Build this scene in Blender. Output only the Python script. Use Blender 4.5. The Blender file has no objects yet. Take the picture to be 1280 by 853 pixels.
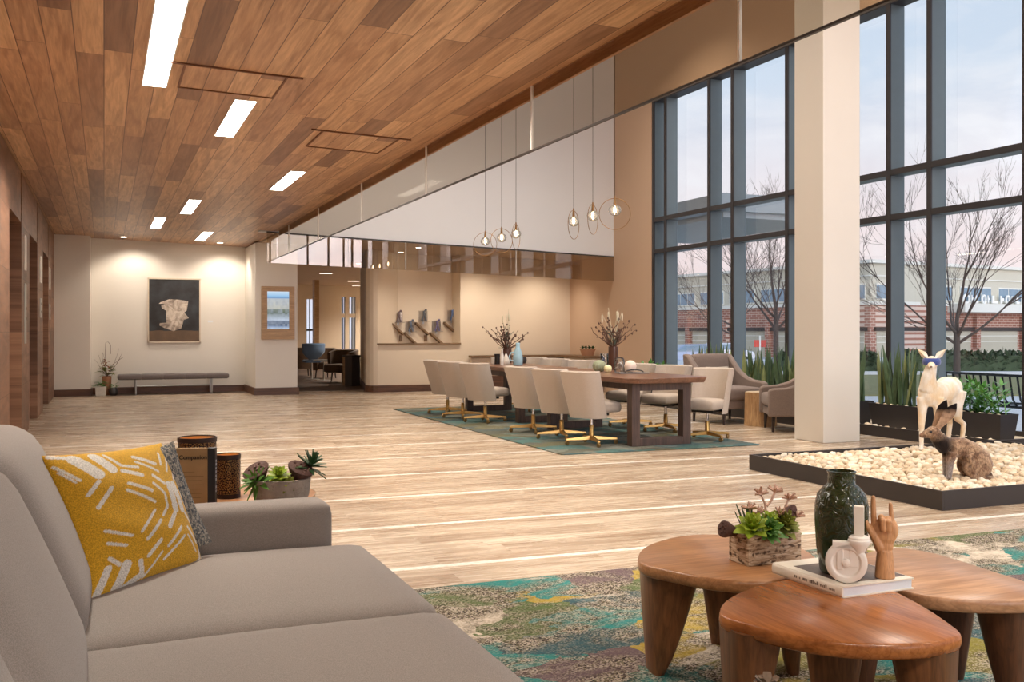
import bpy, bmesh, math, random
from mathutils import Vector, Matrix, Euler
R = random.Random(7)
sc = bpy.context.scene
COL = sc.collection
PI = math.pi
F_PX, HZ, EYE = 1220.0, 414.0, 1.25
YAW = math.atan(510 / F_PX)
# ------------------------------------------------------------------ camera
cd = bpy.data.cameras.new('camera'); cam = bpy.data.objects.new('camera', cd); COL.objects.link(cam)
cam.location = (0, 0, EYE); cam.rotation_euler = (PI / 2, 0, -YAW)
cd.sensor_width = 36; cd.lens = F_PX / 1280 * 36; cd.shift_y = -(426.5 - HZ) / 1280
cd.clip_start = 0.05; cd.clip_end = 500
sc.camera = cam
sc.view_settings.view_transform = 'Standard'; sc.view_settings.look = 'None'
sc.view_settings.gamma = 1.0; sc.view_settings.use_curve_mapping = False
sc.view_settings.exposure = 0.14

def L(r, g=None, b=None):
    """sRGB 0-255 to linear."""
    if g is None: g = b = r
    f = lambda c: (c / 255 / 12.92) if c / 255 <= .04045 else ((c / 255 + .055) / 1.055) ** 2.4
    return (f(r), f(g), f(b), 1.0)

# ------------------------------------------------------------------ node helpers
class NT:
    def __init__(s, tree): s.t = tree; s.N = tree.nodes; s.l = tree.links
    def put(s, sock, v):
        if v is None: return
        if isinstance(v, bpy.types.NodeSocket): s.l.new(v, sock)
        else:
            if isinstance(v, (tuple, list)) and hasattr(sock.default_value, '__len__'):
                n = len(sock.default_value); v = tuple(v) + (1.0,) * (n - len(v)); v = v[:n]
            sock.default_value = v
    def n(s, typ, out=0, props=None, **ins):
        nd = s.N.new(typ)
        for k, v in (props or {}).items(): setattr(nd, k, v)
        for k, v in ins.items():
            k = int(k[1:]) if k[0] == 'i' and k[1:].isdigit() else k.replace('_', ' ')
            s.put(nd.inputs[k], v)
        return nd.outputs[out]
    def m(s, op, a, b=None, c=None):
        return s.n('ShaderNodeMath', 0, {'operation': op}, i0=a, i1=b, i2=c)
    def mix(s, fac, a, b, mode='MIX'):
        nd = s.N.new('ShaderNodeMix'); nd.data_type = 'RGBA'; nd.blend_type = mode
        s.put(nd.inputs[0], fac); s.put(nd.inputs[6], a); s.put(nd.inputs[7], b)
        return nd.outputs[2]
    def ramp(s, fac, stops, interp='LINEAR'):
        nd = s.N.new('ShaderNodeValToRGB'); cr = nd.color_ramp; cr.interpolation = interp
        while len(cr.elements) > 1: cr.elements.remove(cr.elements[-1])
        for i, (p, c) in enumerate(stops):
            e = cr.elements[0] if i == 0 else cr.elements.new(p)
            e.position = p; e.color = c if len(c) == 4 else tuple(c) + (1,)
        s.put(nd.inputs[0], fac); return nd.outputs[0]
    def obj(s): return s.n('ShaderNodeTexCoord', 'Object')
    def sep(s, v):
        nd = s.N.new('ShaderNodeSeparateXYZ'); s.put(nd.inputs[0], v); return nd.outputs[0], nd.outputs[1], nd.outputs[2]
    def comb(s, x, y, z): return s.n('ShaderNodeCombineXYZ', 0, None, i0=x, i1=y, i2=z)
    def noise(s, vec, scale, detail=3, rough=.55, dist=0, out=0):
        return s.n('ShaderNodeTexNoise', out, None, Vector=vec, Scale=scale, Detail=detail, Roughness=rough, Distortion=dist)
    def mapv(s, vec, scale=(1, 1, 1), loc=(0, 0, 0), rot=(0, 0, 0)):
        return s.n('ShaderNodeMapping', 0, None, Vector=vec, Location=loc, Rotation=rot, Scale=scale)
    def white(s, a, b=None):
        if b is None: return s.n('ShaderNodeTexWhiteNoise', 0, {'noise_dimensions': '1D'}, W=a)
        return s.n('ShaderNodeTexWhiteNoise', 0, {'noise_dimensions': '2D'}, Vector=s.comb(a, b, 0.0))
    def bump(s, h, strength, dist=.02): return s.n('ShaderNodeBump', 0, None, Height=h, Strength=strength, Distance=dist)

def new_mat(name):
    m = bpy.data.materials.new(name); m.use_nodes = True
    nt = NT(m.node_tree); nt.N.clear()
    return m, nt
def finish(nt, shader): 
    o = nt.N.new('ShaderNodeOutputMaterial'); nt.l.new(shader, o.inputs['Surface'])
def principled(nt, **ins): return nt.n('ShaderNodeBsdfPrincipled', 0, None, **ins)

def plain(name, col, rough=.5, metal=0.0, var=.12, vscale=8.0, bump=0.0, bscale=60.0, spec=.5, sheen=0.0, coat=0.0):
    m, nt = new_mat(name); v = nt.obj()
    nz = nt.noise(v, vscale, 4)
    c = nt.mix(nz, tuple(x * (1 - var) for x in col[:3]), tuple(min(1, x * (1 + var)) for x in col[:3]))
    ins = dict(Base_Color=c, Roughness=rough, Metallic=metal, Specular_IOR_Level=spec)
    if sheen: ins['Sheen_Weight'] = sheen
    if coat: ins['Coat_Weight'] = coat
    if bump: ins['Normal'] = nt.bump(nt.noise(v, bscale, 5), bump, .01)
    finish(nt, principled(nt, **ins)); return m

def wood(name, c1, c2, axis='X', scale=1.0, rough=.4, streak=1.0, bump=.08, spec=.5):
    """grain running along AXIS"""
    m, nt = new_mat(name); v = nt.obj()
    k = {'X': (1.2, 14, 14), 'Y': (14, 1.2, 14), 'Z': (14, 14, 1.2)}[axis]
    vm = nt.mapv(v, tuple(a * scale for a in k))
    big = nt.noise(vm, 1.0, 6, .6, 1.2); fine = nt.noise(nt.mapv(vm, (1, 6, 6) if axis == 'X' else (6, 1, 6) if axis == 'Y' else (6, 6, 1)), 1.6, 3)
    f = nt.m('ADD', nt.m('MULTIPLY', big, .75), nt.m('MULTIPLY', fine, .3 * streak))
    c = nt.ramp(f, [(.36, c2), (.5, tuple((a + b) / 2 for a, b in zip(c1, c2))), (.64, c1)])
    ring = nt.noise(nt.mapv(v, tuple(a * scale * 3.4 for a in k)), 1.0, 2, .4, .4)
    c = nt.mix(nt.m('MULTIPLY', nt.ramp(ring, [(.44, (0, 0, 0)), (.5, (1, 1, 1)), (.56, (0, 0, 0))]), .35), c, tuple(x * .62 for x in c2[:3]))
    finish(nt, principled(nt, Base_Color=c, Roughness=rough, Specular_IOR_Level=spec, Normal=nt.bump(f, bump, .004))); return m

def fabric(name, col, col2=None, scale=420.0, rough=.9, bump=.25, mottled=.12):
    m, nt = new_mat(name); v = nt.obj()
    weave = nt.noise(nt.mapv(v, (scale, scale * .6, scale)), 1.0, 2)
    big = nt.noise(v, 3.0, 3)
    c2 = col2 or tuple(x * .78 for x in col[:3])
    c = nt.mix(nt.ramp(weave, [(.35, (0, 0, 0)), (.65, (1, 1, 1))]), c2, col)
    c = nt.mix(nt.m('MULTIPLY', big, mottled * 2), c, tuple(x * .8 for x in col[:3]))
    finish(nt, principled(nt, Base_Color=c, Roughness=rough, Specular_IOR_Level=.2, Sheen_Weight=.12, Normal=nt.bump(weave, bump, .002))); return m

def emit(name, col, strength):
    m, nt = new_mat(name); finish(nt, nt.n('ShaderNodeEmission', 0, None, Color=col, Strength=strength)); return m

def glass(name, tint=(.95, .97, .97), reflect=1.0, base=0.0, rough=0.0, body=None, bodyfac=0.0):
    """clear pane: see-through with a mirror layer that grows at grazing angles"""
    m, nt = new_mat(name)
    fr = nt.n('ShaderNodeFresnel', 0, None, IOR=1.5)
    fac = nt.m('MINIMUM', nt.m('ADD', nt.m('MULTIPLY', fr, reflect), base), 1.0)
    tr = nt.n('ShaderNodeBsdfTransparent', 0, None, Color=tint)
    if body:
        df = nt.n('ShaderNodeBsdfDiffuse', 0, None, Color=body)
        tr = nt.n('ShaderNodeMixShader', 0, None, i0=bodyfac, i1=tr, i2=df)
    gl = nt.n('ShaderNodeBsdfGlossy', 0, None, Roughness=rough)
    finish(nt, nt.n('ShaderNodeMixShader', 0, None, i0=fac, i1=tr, i2=gl)); return m

def planks(name, across, width, length, colours, groove=.004, groove_col=(.05, .03, .02), rough=.4, grain=1.0, rot=0.0, stripe=None, spec=.5, bump=.15, endgroove=.003, soft=0):
    """boards of WIDTH along the axis other than ACROSS, each with its own colour"""
    m, nt = new_mat(name); v = nt.obj()
    if rot: v = nt.mapv(v, rot=(0, 0, rot))
    x, y, z = nt.sep(v)
    a, b = {'X': (x, y), 'Y': (y, x), 'YZ': (y, z), 'ZY': (z, y), 'XZ': (x, z)}[across]
    aw = nt.m('DIVIDE', a, width); row = nt.m('FLOOR', aw); fa = nt.m('FRACT', aw)
    bl = nt.m('ADD', nt.m('DIVIDE', b, length), nt.m('MULTIPLY', nt.white(row), 7.3))
    idx = nt.m('FLOOR', bl); fb = nt.m('FRACT', bl)
    rnd = nt.white(row, idx)
    c = nt.ramp(rnd, colours)
    gv = nt.comb(nt.m('MULTIPLY', a, 30 * grain), nt.m('MULTIPLY', b, 2.2), nt.m('MULTIPLY', rnd, 40))
    g1 = nt.noise(gv, 1.0, 5, .6, .8)
    gv2 = nt.comb(nt.m('MULTIPLY', a, 8 * grain), nt.m('MULTIPLY', b, .9), nt.m('MULTIPLY', rnd, 90))
    g2 = nt.noise(gv2, 1.0, 3, .5, 1.5)
    c = nt.mix(1.0, c, nt.ramp(g1, [(.3, L(205 + soft, 196 + soft, 188 + soft)), (.62, L(255))]), 'MULTIPLY')
    c = nt.mix(1.0, c, nt.ramp(g2, [(.32, L(198 + soft, 186 + soft, 176 + soft)), (.6, L(255))]), 'MULTIPLY')
    ea = nt.m('MINIMUM', fa, nt.m('SUBTRACT', 1.0, fa)); eb = nt.m('MINIMUM', fb, nt.m('SUBTRACT', 1.0, fb))
    gm = nt.m('MAXIMUM', nt.m('LESS_THAN', ea, groove / width), nt.m('LESS_THAN', eb, endgroove / length))
    c = nt.mix(gm, c, groove_col)
    if stripe:
        per, ph, wd, scol = stripe
        fs = nt.m('FRACT', nt.m('DIVIDE', nt.m('SUBTRACT', a, ph), per))
        knots = nt.noise(nt.comb(nt.m('MULTIPLY', b, 28), nt.m('MULTIPLY', a, 90), 0.0), 1.0, 2)
        sm = nt.m('MULTIPLY', nt.m('LESS_THAN', fs, wd / per), nt.ramp(knots, [(.3, (.35, .35, .35)), (.62, (1, 1, 1))]))
        c = nt.mix(sm, c, scol)
    h = nt.m('SUBTRACT', nt.m('MULTIPLY', g1, .3), gm)
    rg = nt.m('ADD', rough - .06, nt.m('MULTIPLY', g1, .12))
    finish(nt, principled(nt, Base_Color=c, Roughness=rg, Specular_IOR_Level=spec, Normal=nt.bump(h, bump, .004)))
    return m

# ------------------------------------------------------------------ sky
w = bpy.data.worlds.new('sky'); sc.world = w; w.use_nodes = True
nt = NT(w.node_tree); nt.N.clear()
dv = nt.n('ShaderNodeTexCoord', 'Generated')
_, _, dz = nt.sep(dv)
grad = nt.ramp(dz, [(0.0, L(240, 216, 214)), (.07, L(240, 220, 220)), (.14, L(232, 224, 230)), (.24, L(206, 219, 236)), (.45, L(186, 206, 232)), (1.0, L(170, 196, 230))])
cl = nt.noise(nt.mapv(dv, (3.2, 3.2, 9.0), (1.3, .4, 0)), 1.7, 7, .58, .5)
cm = nt.m('MULTIPLY', nt.ramp(cl, [(.46, (0, 0, 0)), (.66, (1, 1, 1))]), .75)
skyc = nt.mix(cm, grad, L(240, 240, 246))
# the sunset side of the sky, behind the viewpoint, is the brighter one
sun_side = nt.n('ShaderNodeVectorMath', 'Value', {'operation': 'DOT_PRODUCT'}, i0=dv, i1=Vector((-.10, -.98, .10)).normalized())
glow = nt.m('MULTIPLY_ADD', nt.ramp(sun_side, [(.928, (0, 0, 0)), (.945, (1, 1, 1))], 'EASE'), 7.5, 1.1)
bg = nt.n('ShaderNodeBackground', 0, None, Color=skyc, Strength=glow)
wo = nt.N.new('ShaderNodeOutputWorld'); nt.l.new(bg, wo.inputs['Surface'])

# ------------------------------------------------------------------ lamps: unseen fill spots added in atrium and lobby, then other room spots
def zc(x): return 3.0 - .028 * (x - 2.8)          # the ceiling falls slightly towards the windows
WARM = (1.0, .895, .77)
def area(name, loc, size, power, col=WARM, rot=(0, 0, 0), sy=None):
    d = bpy.data.lights.new(name, 'AREA'); d.energy = power; d.color = col; d.shape = 'RECTANGLE' if sy else 'SQUARE'; d.size = size
    if sy: d.size_y = sy
    o = bpy.data.objects.new(name, d); o.location = loc; o.rotation_euler = rot; COL.objects.link(o); return o
def spot(name, loc, power, ang=70, col=WARM, rot=(0, 0, 0), blend=.6, r=.06):
    d = bpy.data.lights.new(name, 'SPOT'); d.energy = power; d.color = col; d.spot_size = math.radians(ang); d.spot_blend = blend; d.shadow_soft_size = r
    o = bpy.data.objects.new(name, d); o.location = loc; o.rotation_euler = rot; COL.objects.link(o); return o
for ax, ay in ((4.4, -2), (7.6, -2), (4.4, 2), (7.6, 2), (4.4, 6), (7.6, 6), (4.6, 10), (7.6, 10), (4.6, 14), (7.6, 14)):
    spot('atrium_fill', (ax, ay, 7.45), 600, 120, WARM, blend=1, r=.09)  # fill spots added high up to brighten the atrium, no fixture in view
for ax, ay in ((.6, -3), (2.0, -3), (.2, -.5), (1.9, -.5), (-.2, 4.2), (2.1, 6.2), (-.3, 7.5), (2.2, 10.2), (-.2, 10.5)):
    spot('lobby_fill', (ax, ay, zc(ax) - .03), 215, 150, WARM, blend=1, r=.06)  # added fill under the timber ceiling, spots without any fixture
for ax, ay in ((6.6, 21.5), (7.2, 24.5), (8.0, 28), (9.0, 32)): spot('lounge_lamp', (ax, ay, 2.72), 620, 150, WARM, blend=1, r=.08)
for ax in (6.0, 7.2, 8.6): spot('dining_lamp', (ax, 18.55, 2.74), 85, 130, WARM, (math.radians(10), 0, 0), blend=1, r=.06)
spot('nook_spot', (.55, 20.25, 3.03), 62, 125, WARM, (math.radians(18), 0, 0))
spot('nook_spot', (2.25, 20.25, 2.98), 62, 125, WARM, (math.radians(18), 0, 0))

# ------------------------------------------------------------------ geometry helpers
FW = (math.sin(YAW), math.cos(YAW)); RT = (math.cos(YAW), -math.sin(YAW))
def at(px, py, z=0.0):
    """floor-parallel point: where the line of sight through a photo pixel meets height z"""
    u = (px - 640) / F_PX; v = (HZ - py) / F_PX; t = (z - EYE) / v
    return Vector((t * (FW[0] + u * RT[0]), t * (FW[1] + u * RT[1]), z))
def atx(px, py, X):
    u = (px - 640) / F_PX; v = (HZ - py) / F_PX; t = X / (FW[0] + u * RT[0])
    return Vector((X, t * (FW[1] + u * RT[1]), EYE + v * t))
def aty(px, py, Y):
    u = (px - 640) / F_PX; v = (HZ - py) / F_PX; t = Y / (FW[1] + u * RT[1])
    return Vector((t * (FW[0] + u * RT[0]), Y, EYE + v * t))
def street(r, t, z=0.0):
    """the street outside runs square to the facade across it"""
    return Vector((r * RT[0] + t * FW[0], r * RT[1] + t * FW[1], z))

class MB:
    def __init__(s): s.v = []; s.f = []
    def add(s, vs, fs, M=None):
        b = len(s.v)
        s.v += [(M @ Vector(p)) if M is not None else Vector(p) for p in vs]
        s.f += [tuple(b + i for i in f) for f in fs]; return s
    def box(s, x0, x1, y0, y1, z0, z1, M=None):
        v = [(x0, y0, z0), (x1, y0, z0), (x1, y1, z0), (x0, y1, z0), (x0, y0, z1), (x1, y0, z1), (x1, y1, z1), (x0, y1, z1)]
        return s.add(v, [(0, 3, 2, 1), (4, 5, 6, 7), (0, 1, 5, 4), (1, 2, 6, 5), (2, 3, 7, 6), (3, 0, 4, 7)], M)
    def hexa(s, v8): return s.add(v8, [(0, 3, 2, 1), (4, 5, 6, 7), (0, 1, 5, 4), (1, 2, 6, 5), (2, 3, 7, 6), (3, 0, 4, 7)])
    def prism(s, poly, z0, z1, M=None, inset=0.0):
        n = len(poly)
        cx = sum(p[0] for p in poly) / n; cy = sum(p[1] for p in poly) / n
        k = lambda p, e: (p[0] + (cx - p[0]) * e, p[1] + (cy - p[1]) * e)
        v = [(*k(p, inset), z0) for p in poly] + [(p[0], p[1], z1) for p in poly]
        return s.add(v, [tuple(range(n - 1, -1, -1)), tuple(range(n, 2 * n))] + [(i, (i + 1) % n, n + (i + 1) % n, n + i) for i in range(n)], M)
    def lathe(s, prof, seg=24, c=(0, 0, 0), M=None, cap=True, jitter=None):
        v = []; f = []; n = len(prof)
        for i, (r, z) in enumerate(prof):
            for k in range(seg):
                a = 2 * PI * k / seg; rr = r * (jitter(a, z) if jitter else 1)
                v.append((c[0] + rr * math.cos(a), c[1] + rr * math.sin(a), c[2] + z))
        for i in range(n - 1):
            for k in range(seg):
                k2 = (k + 1) % seg; f.append((i * seg + k, i * seg + k2, (i + 1) * seg + k2, (i + 1) * seg + k))
        if cap:
            if prof[0][0] > 1e-6: f.append(tuple(range(seg - 1, -1, -1)))
            if prof[-1][0] > 1e-6: f.append(tuple((n - 1) * seg + k for k in range(seg)))
        return s.add(v, f, M)
    def tube(s, pts, rad, seg=8, M=None, cap=True, closed=False, flat=1.0):
        pts = [Vector(p) for p in pts]; n = len(pts)
        if not hasattr(rad, '__len__'): rad = [rad] * n
        v = []; f = []; up = None
        for i, p in enumerate(pts):
            if closed: d = pts[(i + 1) % n] - pts[i - 1]
            else: d = pts[min(i + 1, n - 1)] - pts[max(i - 1, 0)]
            if d.length < 1e-9: d = Vector((0, 0, 1))
            d.normalize()
            if up is None:
                up = Vector((0, 0, 1)) if abs(d.z) < .95 else Vector((1, 0, 0))
            sd = d.cross(up)
            if sd.length < 1e-6: sd = d.orthogonal()
            sd.normalize(); up = sd.cross(d).normalized()
            for k in range(seg):
                a = 2 * PI * k / seg
                v.append(p + (sd * math.cos(a) + up * math.sin(a) * flat) * rad[i])
        rings = n if closed else n - 1
        for i in range(rings):
            j = (i + 1) % n
            for k in range(seg):
                k2 = (k + 1) % seg; f.append((i * seg + k, i * seg + k2, j * seg + k2, j * seg + k))
        if cap and not closed:
            f.append(tuple(range(seg - 1, -1, -1))); f.append(tuple((n - 1) * seg + k for k in range(seg)))
        return s.add(v, f, M)
    def ball(s, c, r, seg=12, rings=8, M=None):
        if not hasattr(r, '__len__'): r = (r, r, r)
        v = [(c[0], c[1], c[2] - r[2])]; f = []
        for i in range(1, rings):
            th = PI * i / rings - PI / 2
            for k in range(seg):
                a = 2 * PI * k / seg
                v.append((c[0] + r[0] * math.cos(th) * math.cos(a), c[1] + r[1] * math.cos(th) * math.sin(a), c[2] + r[2] * math.sin(th)))
        v.append((c[0], c[1], c[2] + r[2])); top = len(v) - 1
        for k in range(seg): f.append((0, 1 + (k + 1) % seg, 1 + k))
        for i in range(rings - 2):
            for k in range(seg):
                a = 1 + i * seg; k2 = (k + 1) % seg; f.append((a + k, a + k2, a + seg + k2, a + seg + k))
        a = 1 + (rings - 2) * seg
        for k in range(seg): f.append((a + k, a + (k + 1) % seg, top))
        return s.add(v, f, M)
    def leaf(s, base, d, ln, wd, up=(0, 0, 1), bend=0.0, n=5, thick=.0015, shape=None, cup=.15):
        """one blade with real thickness: BASE, direction D, drooping by BEND"""
        d = Vector(d).normalized(); u = Vector(up); sd = d.cross(u)
        if sd.length < 1e-4: sd = d.orthogonal()
        sd.normalize(); nn = sd.cross(d).normalized()
        shape = shape or (lambda t: math.sin(PI * min(1, (.08 + .92 * t) ** .75)) if t < 1 else 0)
        v = []; f = []
        for i in range(n + 1):
            t = i / n; p = Vector(base) + d * ln * t + Vector((0, 0, -1)) * bend * ln * t * t
            hw = max(shape(t) * wd / 2, wd * .02); th = thick
            v += [p - sd * hw + nn * hw * cup, p - nn * th, p + sd * hw + nn * hw * cup, p + nn * (th)]
        for i in range(n):
            for k in range(4):
                k2 = (k + 1) % 4; f.append((i * 4 + k, i * 4 + k2, i * 4 + 4 + k2, i * 4 + 4 + k))
        f += [(3, 2, 1, 0), tuple(n * 4 + k for k in range(4))]
        return s.add(v, f)
    def build(s, name, mat, parent=None, smooth=False, bevel=0.0, seg=2, angle=40, loc=None, rot=None):
        me = bpy.data.meshes.new(name); me.from_pydata([tuple(p) for p in s.v], [], s.f); me.update()
        bm = bmesh.new(); bm.from_mesh(me); bmesh.ops.recalc_face_normals(bm, faces=bm.faces); bm.to_mesh(me); bm.free()
        o = bpy.data.objects.new(name, me); COL.objects.link(o)
        if mat: me.materials.append(mat)
        if parent: o.parent = parent
        if loc is not None: o.location = loc
        if rot is not None: o.rotation_euler = rot
        if smooth or bevel:
            me.shade_smooth()
            me.set_sharp_from_angle(angle=math.radians(angle if not bevel else 50))
        if bevel:
            b = o.modifiers.new('b', 'BEVEL'); b.width = bevel; b.segments = seg; b.limit_method = 'ANGLE'; b.angle_limit = math.radians(40)
            b.harden_normals = False
            me.shade_smooth()
        return o

def thing(name, label, cat, loc=(0, 0, 0), rz=0.0, group=None):
    o = bpy.data.objects.new(name, None); COL.objects.link(o); o.empty_display_size = .1
    o.location = loc; o.rotation_euler = (0, 0, rz); return tag(o, label, cat, group)
def tag(o, label=None, cat=None, group=None, kind=None):
    if label: o['label'] = label
    if cat: o['category'] = cat
    if group: o['group'] = group
    if kind: o['kind'] = kind
    return o
def struct(name, mb, mat, **k): return tag(mb.build(name, mat, **k), kind='structure')
def dup(root, loc, rz=None, label=None, group=None, scale=None):
    r = root.copy(); COL.objects.link(r); r.location = loc
    if rz is not None: r.rotation_euler = (0, 0, rz)
    if scale: r.scale = (scale,) * 3
    if label: r['label'] = label
    if group: r['group'] = group
    for ch in root.children:
        c = ch.copy(); COL.objects.link(c); c.parent = r
        for g in ch.children:
            d = g.copy(); COL.objects.link(d); d.parent = c
    return r
def rounded(sx, sy, sz, r, n=8, crown=0.0, M=None, mb=None, puff=0.0):
    """soft upholstery block centred on the origin, size sx sy sz, corner radius r, crowned top"""
    mb = mb or MB(); hx, hy, hz = sx / 2, sy / 2, sz / 2
    g = {}
    vs = []; fs = []
    def vid(i, j, k):
        if (i, j, k) in g: return g[i, j, k]
        x, y, z = (2 * i / n - 1), (2 * j / n - 1), (2 * k / n - 1)
        # denser near edges
        q = lambda a: math.copysign(1 - (1 - abs(a)) ** 1.6, a)
        x, y, z = q(x) * hx, q(y) * hy, q(z) * hz
        ix, iy, iz = [max(-h + r, min(h - r, c)) for c, h in ((x, hx), (y, hy), (z, hz))]
        d = Vector((x - ix, y - iy, z - iz))
        m = max(abs(d.x), abs(d.y), abs(d.z))
        if d.length > 1e-9: d = d.normalized() * m if m < r * .999 else d.normalized() * r
        p = Vector((ix, iy, iz)) + d
        u, vv, ww = p.x / hx, p.y / hy, p.z / hz
        p.z += crown * max(0, 1 - u * u) * max(0, 1 - vv * vv) * (1 if ww > 0 else 0) * max(0, ww)
        if puff:
            p.x += math.copysign(puff, u) * abs(u) * max(0, 1 - vv * vv) * max(0, 1 - ww * ww)
            p.y += math.copysign(puff, vv) * abs(vv) * max(0, 1 - u * u) * max(0, 1 - ww * ww)
        g[i, j, k] = len(vs); vs.append(p); return g[i, j, k]
    for a in range(n):
        for b in range(n):
            fs.append((vid(a, b, 0), vid(a, b + 1, 0), vid(a + 1, b + 1, 0), vid(a + 1, b, 0)))
            fs.append((vid(a, b, n), vid(a + 1, b, n), vid(a + 1, b + 1, n), vid(a, b + 1, n)))
            fs.append((vid(a, 0, b), vid(a + 1, 0, b), vid(a + 1, 0, b + 1), vid(a, 0, b + 1)))
            fs.append((vid(a, n, b), vid(a, n, b + 1), vid(a + 1, n, b + 1), vid(a + 1, n, b)))
            fs.append((vid(0, a, b), vid(0, a, b + 1), vid(0, a + 1, b + 1), vid(0, a + 1, b)))
            fs.append((vid(n, a, b), vid(n, a + 1, b), vid(n, a + 1, b + 1), vid(n, a, b + 1)))
    return mb.add(vs, fs, M)
def TR(x=0, y=0, z=0, rx=0, ry=0, rz=0): return Matrix.Translation((x, y, z)) @ Euler((rx, ry, rz)).to_matrix().to_4x4()
def lettering(body, size, name, mat, parent, M, depth=.0006):
    c = bpy.data.curves.new('t', 'FONT'); c.body = body; c.size = size; c.extrude = depth; c.offset = size * .02; c.align_x = 'CENTER'; c.align_y = 'CENTER'
    o = bpy.data.objects.new('t', c); COL.objects.link(o)
    bpy.context.view_layer.update()
    me = bpy.data.meshes.new_from_object(o.evaluated_get(bpy.context.evaluated_depsgraph_get()))
    bpy.data.objects.remove(o); bpy.data.curves.remove(c)
    me.name = name; me.materials.clear(); me.materials.append(mat)
    q = bpy.data.objects.new(name, me); COL.objects.link(q); q.parent = parent; q.matrix_local = M; return q
def smoothmods(o, voxel, it=6, sub=0):
    r = o.modifiers.new('r', 'REMESH'); r.mode = 'VOXEL'; r.voxel_size = voxel; r.use_smooth_shade = True
    if it:
        q = o.modifiers.new('s', 'SMOOTH'); q.factor = .5; q.iterations = it
    return o

# ------------------------------------------------------------------ materials of the setting
M_ceil = planks('cedar_boards', 'X', .172, 2.5, [(0, L(146, 108, 84)), (.18, L(184, 142, 110)), (.42, L(206, 164, 126)), (.66, L(220, 180, 140)), (.8, L(196, 152, 116)), (.92, L(228, 190, 152)), (1, L(158, 118, 92))], groove=.003, groove_col=L(92, 60, 44), rough=.40, grain=1.5, soft=14)
M_floor = planks('plank_tile', 'Y', .185, 1.25, [(0, L(182, 162, 140)), (.5, L(198, 180, 158)), (1, L(211, 195, 174))], groove=.0016, groove_col=L(184, 168, 150), rough=.27, rot=.033, stripe=(1.10, 6.06, .055, L(248, 242, 232)), spec=.5, bump=.05, endgroove=.0016, soft=20)
M_carpet = plain('dark_carpet', L(92, 74, 62), .6, var=.25, vscale=14, bump=.2, bscale=200)
M_white = plain('white_paint', L(224, 224, 224), .7, var=.02, vscale=2)
M_beige = plain('beige_paint', L(218, 200, 176), .7, var=.03, vscale=2)
M_warmlit = plain('warm_lit_paint', L(206, 176, 148), .7, var=.03, vscale=2)  # warm room light on off-white paint, put into the wall colour
M_cream = plain('cream_paint', L(222, 214, 202), .65, var=.03, vscale=2)
M_soff = plain('soffit_paint', L(196, 172, 146), .8, var=.03)
M_elev = planks('elevator_boards', 'ZY', .62, 2.4, [(0, L(128, 92, 70)), (.5, L(152, 112, 86)), (1, L(170, 128, 100))], groove=.002, groove_col=L(70, 46, 34), rough=.5, grain=.5)
M_walnut = wood('walnut', L(120, 80, 52), L(66, 40, 26), 'X', 1.0, .45)
M_base = wood('baseboard_wood', L(112, 74, 50), L(70, 44, 30), 'X', 1.0, .5)
M_oak = wood('oak', L(190, 154, 112), L(156, 120, 84), 'X', 2, .5)
M_dark = plain('dark_metal', L(52, 46, 44), .45, .0, .1)
M_frame = plain('window_metal', L(58, 54, 54), .4, .3, .08)
M_black = plain('black', L(24, 22, 22), .5)
M_chrome = plain('chrome', L(200, 200, 200), .18, 1.0, .03)
M_steel = plain('steel', L(186, 184, 180), .35, .9, .05)
M_gold = plain('gold_metal', L(200, 160, 96), .34, .85, .06)
M_led = emit('led', (1, .93, .82, 1), 22)
M_led_low = emit('led_low', (1, .9, .76, 1), 6)
M_glass = glass('window_glass', (.97, .98, .98), .12)
M_curtain = glass('smoke_glass', (.80, .77, .72), .012, .0)
M_mirrorpane = glass('smoke_glass_coated', (.84, .80, .74), 1.0, .045)

# ------------------------------------------------------------------ the room
mb = MB().box(-1.4, 9.8, -5.2, 20.3, -.12, 0); struct('floor', mb, M_floor)
mb = MB().box(2.6, 9.8, 20.3, 40, -.12, 0); mb.box(-1.4, 2.6, 20.3, 22, -.12, 0); struct('floor_lounge', mb, M_carpet)
# timber ceiling over the lobby
def slab(mb, x0, x1, y0, y1, dz=0, th=.12):
    mb.hexa([(x0, y0, zc(x0) + dz), (x1, y0, zc(x1) + dz), (x1, y1, zc(x1) + dz), (x0, y1, zc(x0) + dz),
             (x0, y0, zc(x0) + dz + th), (x1, y0, zc(x1) + dz + th), (x1, y1, zc(x1) + dz + th), (x0, y1, zc(x0) + dz + th)]); return mb
struct('ceiling', slab(MB(), -1.3, 2.82, -5.2, 21.3), M_ceil)
struct('wall_bulkhead', MB().box(2.62, 2.8, -5.2, 17.4, 3.13, 7.5), M_white)
struct('ceiling_lounge', slab(MB(), 2.83, 9.6, 17.62, 40, -.03), M_soff)
struct('ceiling_atrium', MB().box(2.6, 9.9, -5.2, 17.8, 7.5, 7.6), M_white)
mb = MB(); x0, x1, y0, y1 = 2.5, 9.5, 17.4, 17.6
mb.hexa([(x0, y0, zc(x0) - .02), (x1, y0, zc(x1) - .06), (x1, y1, zc(x1) - .06), (x0, y1, zc(x0) - .02), (x0, y0, 7.5), (x1, y0, 7.5), (x1, y1, 7.5), (x0, y1, 7.5)])
struct('wall_atrium_end', mb, M_white)
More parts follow.
